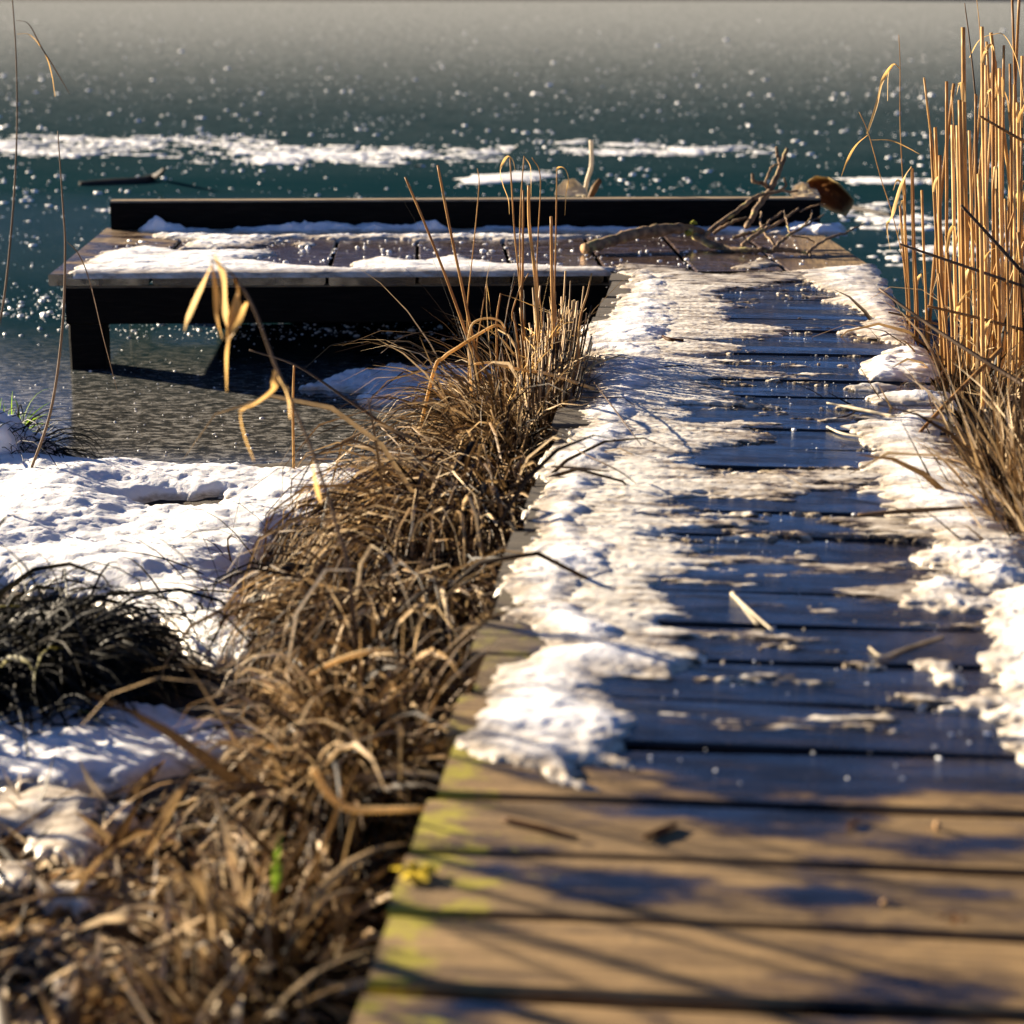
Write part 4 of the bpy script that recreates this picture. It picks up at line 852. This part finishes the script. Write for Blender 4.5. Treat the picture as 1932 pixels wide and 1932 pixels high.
# ------------------------------------------------------------------ leaves, sticks, odds and ends
def curled_leaf(name, outline, Y, depth, curl, mat, label, tint0=.3, edge=1.0):
    """crumpled leaf: outline in photo units at depth Y, domed and thick-edged"""
    O = np.array([atY(x, y, Y) for x, y in outline]); c = O.mean(0); n = len(O); rings = 7; V, T = [], []
    for k in range(rings):
        s = (k + 1) / rings
        for p_ in O:
            w_ = c + (p_ - c) * s * (1 + .05 * rng.normal()); dome = depth * (1 - s**2) + curl * (s**3) * .5
            w_ = w_ + np.array([0, 1, 0.1]) * (dome + .004 * rng.normal()); V.append(w_); T.append(tint0 + (edge - tint0) * s**5)  # rim tint raised: a sunlit edge painted onto the leaf
    V.append(c + np.array([0, depth, 0])); T.append(tint0); V = np.array(V)
    i, j = np.meshgrid(np.arange(rings - 1), np.arange(n), indexing='ij')
    q = np.stack([i * n + j, i * n + (j + 1) % n, (i + 1) * n + (j + 1) % n, (i + 1) * n + j], -1).reshape(-1, 4); k = np.arange(n)
    t3 = np.stack([np.full(n, rings * n), (k + 1) % n, k], -1); root = c
    o = link(name, make_mesh(name, V - root, [q, t3], {'tint': T}), mat, label=label, category='leaf'); o.location = root
    sm_ = o.modifiers.new('thick', 'SOLIDIFY'); sm_.thickness = .0012; return o
curled_leaf('dead_leaf', [(1512, 352), (1520, 338), (1540, 331), (1562, 334), (1584, 344), (1604, 362), (1616, 378), (1606, 390), (1594, 404), (1570, 396), (1535, 380), (1515, 370)], 8.02, .05, -.05, M_BROWNLEAF, 'large curled dark brown leaf at the right end of the kerb beam', .3)
curled_leaf('dead_leaf', [(1492, 366), (1498, 352), (1512, 345), (1524, 346), (1528, 356), (1540, 358), (1547, 371), (1530, 376), (1500, 375)], 7.88, .03, .02, M_CREAM, 'pale yellow curled leaf on the kerb beam beside the large brown one', .8)
curled_leaf('dead_leaf', [(1046, 369), (1050, 352), (1064, 341), (1082, 337), (1090, 345), (1102, 356), (1110, 370), (1080, 373)], 7.95, .03, .02, M_CREAM, 'pale cream leaf behind the kerb beam beside the upright stick', .75)
reed([at(1106, 345, ICE) * 0 + atY(1102, 372, 8.05), atY(1108, 340, 8.05), atY(1116, 310, 8.05), atY(1115, 264, 8.06)][0:4], [.0075, .008, .0075], M_CREAM, 'upright_stick', 'pale stick sticking up behind the kerb beam', None, .9, cat='stick')
reed([atY(1112, 376, 8.0), atY(1122, 355, 8.0), atY(1132, 340, 8.02)], [.010, .013, .009], M_BROWNLEAF, 'wood_chip', 'short brown wood chip beside the upright pale stick', None, .5, cat='wood chip')
reed([at(150, 347, ICE + .01), at(200, 344, ICE + .012), at(255, 341, ICE + .014), at(290, 334, ICE + .02), at(303, 326, ICE + .07), at(310, 318, ICE + .11)], [.012, .020, .020, .017, .008], M_LOGDK, 'dark_stick', 'dark curved stick lying on the ice beyond the platform corner', None, .3, cat='stick')
reed([at(1590, 388, ICE + .012), at(1640, 398, ICE + .014), at(1682, 407, ICE + .012)], [.014, .014, .008], M_LOGDK, 'dark_stick', 'short dark stick lying on the ice right of the kerb beam', None, .3, cat='stick')
def litter(P, r, label, mat=M_DARKSTEM, z=.004, name='twig', cat='twig', tint=.5, flat=False):
    W_ = [at(x, y, zz) for (x, y), zz in zip(P, z if np.ndim(z) else [z] * len(P))]
    return reed(W_, r, mat, name, label, 'twigs and stalks lying on the boardwalk', tint, cat=cat)
litter([(1618, 972), (1700, 965), (1765, 961), (1835, 957)], [.003, .005, .002], 'dark reddish twig lying across planks and snow on the right', M_DARKSTEM, [.004, .012, .02, .024], tint=.6)
litter([(1380, 1120), (1418, 1155), (1458, 1190)], [.0026, .0022, .0015], 'pale straight stalk on the wet planks right of the snow ridge', M_CREAM, .006, tint=.8)
litter([(1382, 1118), (1405, 1150), (1428, 1178)], .002, 'thin stalk beside the pale straight one on the wet planks', M_CREAM, .004, tint=.6)
litter([(1640, 1222), (1665, 1238), (1710, 1222), (1780, 1200)], [.0015, .0024, .0018], 'bent pale stalk on the near wet planks at the right', M_CREAM, .005, tint=.5)
litter([(1560, 760), (1620, 772), (1690, 786)], [.002, .004, .003], 'pale reed sliver lying on the planks by the small snow lumps', M_CREAM, .006, tint=.9)
litter([(1578, 790), (1600, 784), (1612, 778)], .0022, 'short dark twig on the planks left of the wide snow patch', M_DARKSTEM, .004, tint=.2)
litter([(1560, 805), (1590, 818), (1640, 827)], [.0022, .0026, .0016], 'pale stalk on the dark planks left of the wide snow patch', M_CREAM, .004, tint=.9)
litter([(1250, 634), (1264, 641), (1290, 642)], [.003, .006, .003], 'dark curled leaf scrap on the icy crust', M_BROWNLEAF, .012, 'leaf_scrap', 'leaf scrap', .1)
litter([(1040, 880), (1100, 884), (1150, 890)], [.002, .0025, .001], 'dark straight twig on the snow ridge', M_DARKSTEM, .035, tint=.1)
litter([(1120, 720), (1150, 760), (1180, 800), (1210, 840)], [.0014, .0016, .0008], 'thin arched stem over the far snow ridge', M_DARKSTEM, [.03, .05, .045, .02], tint=.3)
litter([(1090, 850), (1130, 870), (1170, 890), (1200, 912)], [.0016, .0016, .0008], 'thin dark stem leaning across the snow ridge', M_DARKSTEM, [.05, .05, .04, .02], tint=.2)
litter([(950, 1545), (1020, 1562), (1090, 1580)], [.003, .004, .002], 'dark flat twig on the dry near planks at the left', M_BROWNLEAF, .004, tint=.3)
litter([(1215, 1580), (1245, 1568), (1275, 1555)], [.003, .004, .003], 'short dark wood splinter on the dry near planks', M_BROWNLEAF, .004, tint=.3)
litter([(1600, 1560), (1620, 1545)], .002, 'tiny stalk on the near planks', M_BROWNLEAF, .003, tint=.4)
def pebble(x, y, r, label, mat, cat='pebble', name='pebble', sc=(1, 1, .8)):
    P0 = at(x, y, r * .6); m_ = MB(); a = rng.normal(size=(12, 1)) * .14
    o = link(name, make_mesh(name, IC * r * (1 + a) * sc, IF, {'tint': np.full(12, .8)}), mat, label=label, category=cat); o.location = P0
    ss = o.modifiers.new('round', 'SUBSURF'); ss.levels = ss.render_levels = 2; return o
pebble(1768, 1557, .0065, 'pale oblong pebble standing on the near planks at the right', M_CUT, sc=(.7, .9, 1.3))
pebble(1670, 1702, .0055, 'small tan bud on the nearest planks left of the curled scrap', M_CUT, 'bud', 'bud')
m_ = MB()
for a in range(5):
    c0 = at(782, 1645, .006); d = np.array([math.cos(a * 1.25 + .4), math.sin(a * 1.25 + .4), 0]) * rng.uniform(.02, .03)
    V, F = ribbon(spline([c0, c0 + d * .5 + (0, 0, .004), c0 + d], 4), [.004, .018, .001], side=(0, 0, 1)); m_.add(V, F, rng.uniform(.3, 1))
link('yellow_leaf', m_.mesh('yellow_leaf'), M_YELLOW, label='bright yellow leaf on the edge of the nearest planks', category='leaf')
m_ = MB(); c0 = at(1800, 1745, .006)
for a in (0.3, 1.4, 2.6):
    d = np.array([math.cos(a), math.sin(a), .2]) * .018; V, F = ribbon(spline([c0, c0 + d * .5 + (0, 0, .006), c0 + d], 4), [.002, .007, .001]); m_.add(V, F, .4)
link('leaf_scrap', m_.mesh('leaf_scrap'), M_BROWNLEAF, label='curled orange brown leaf scrap on the nearest planks', category='leaf scrap')
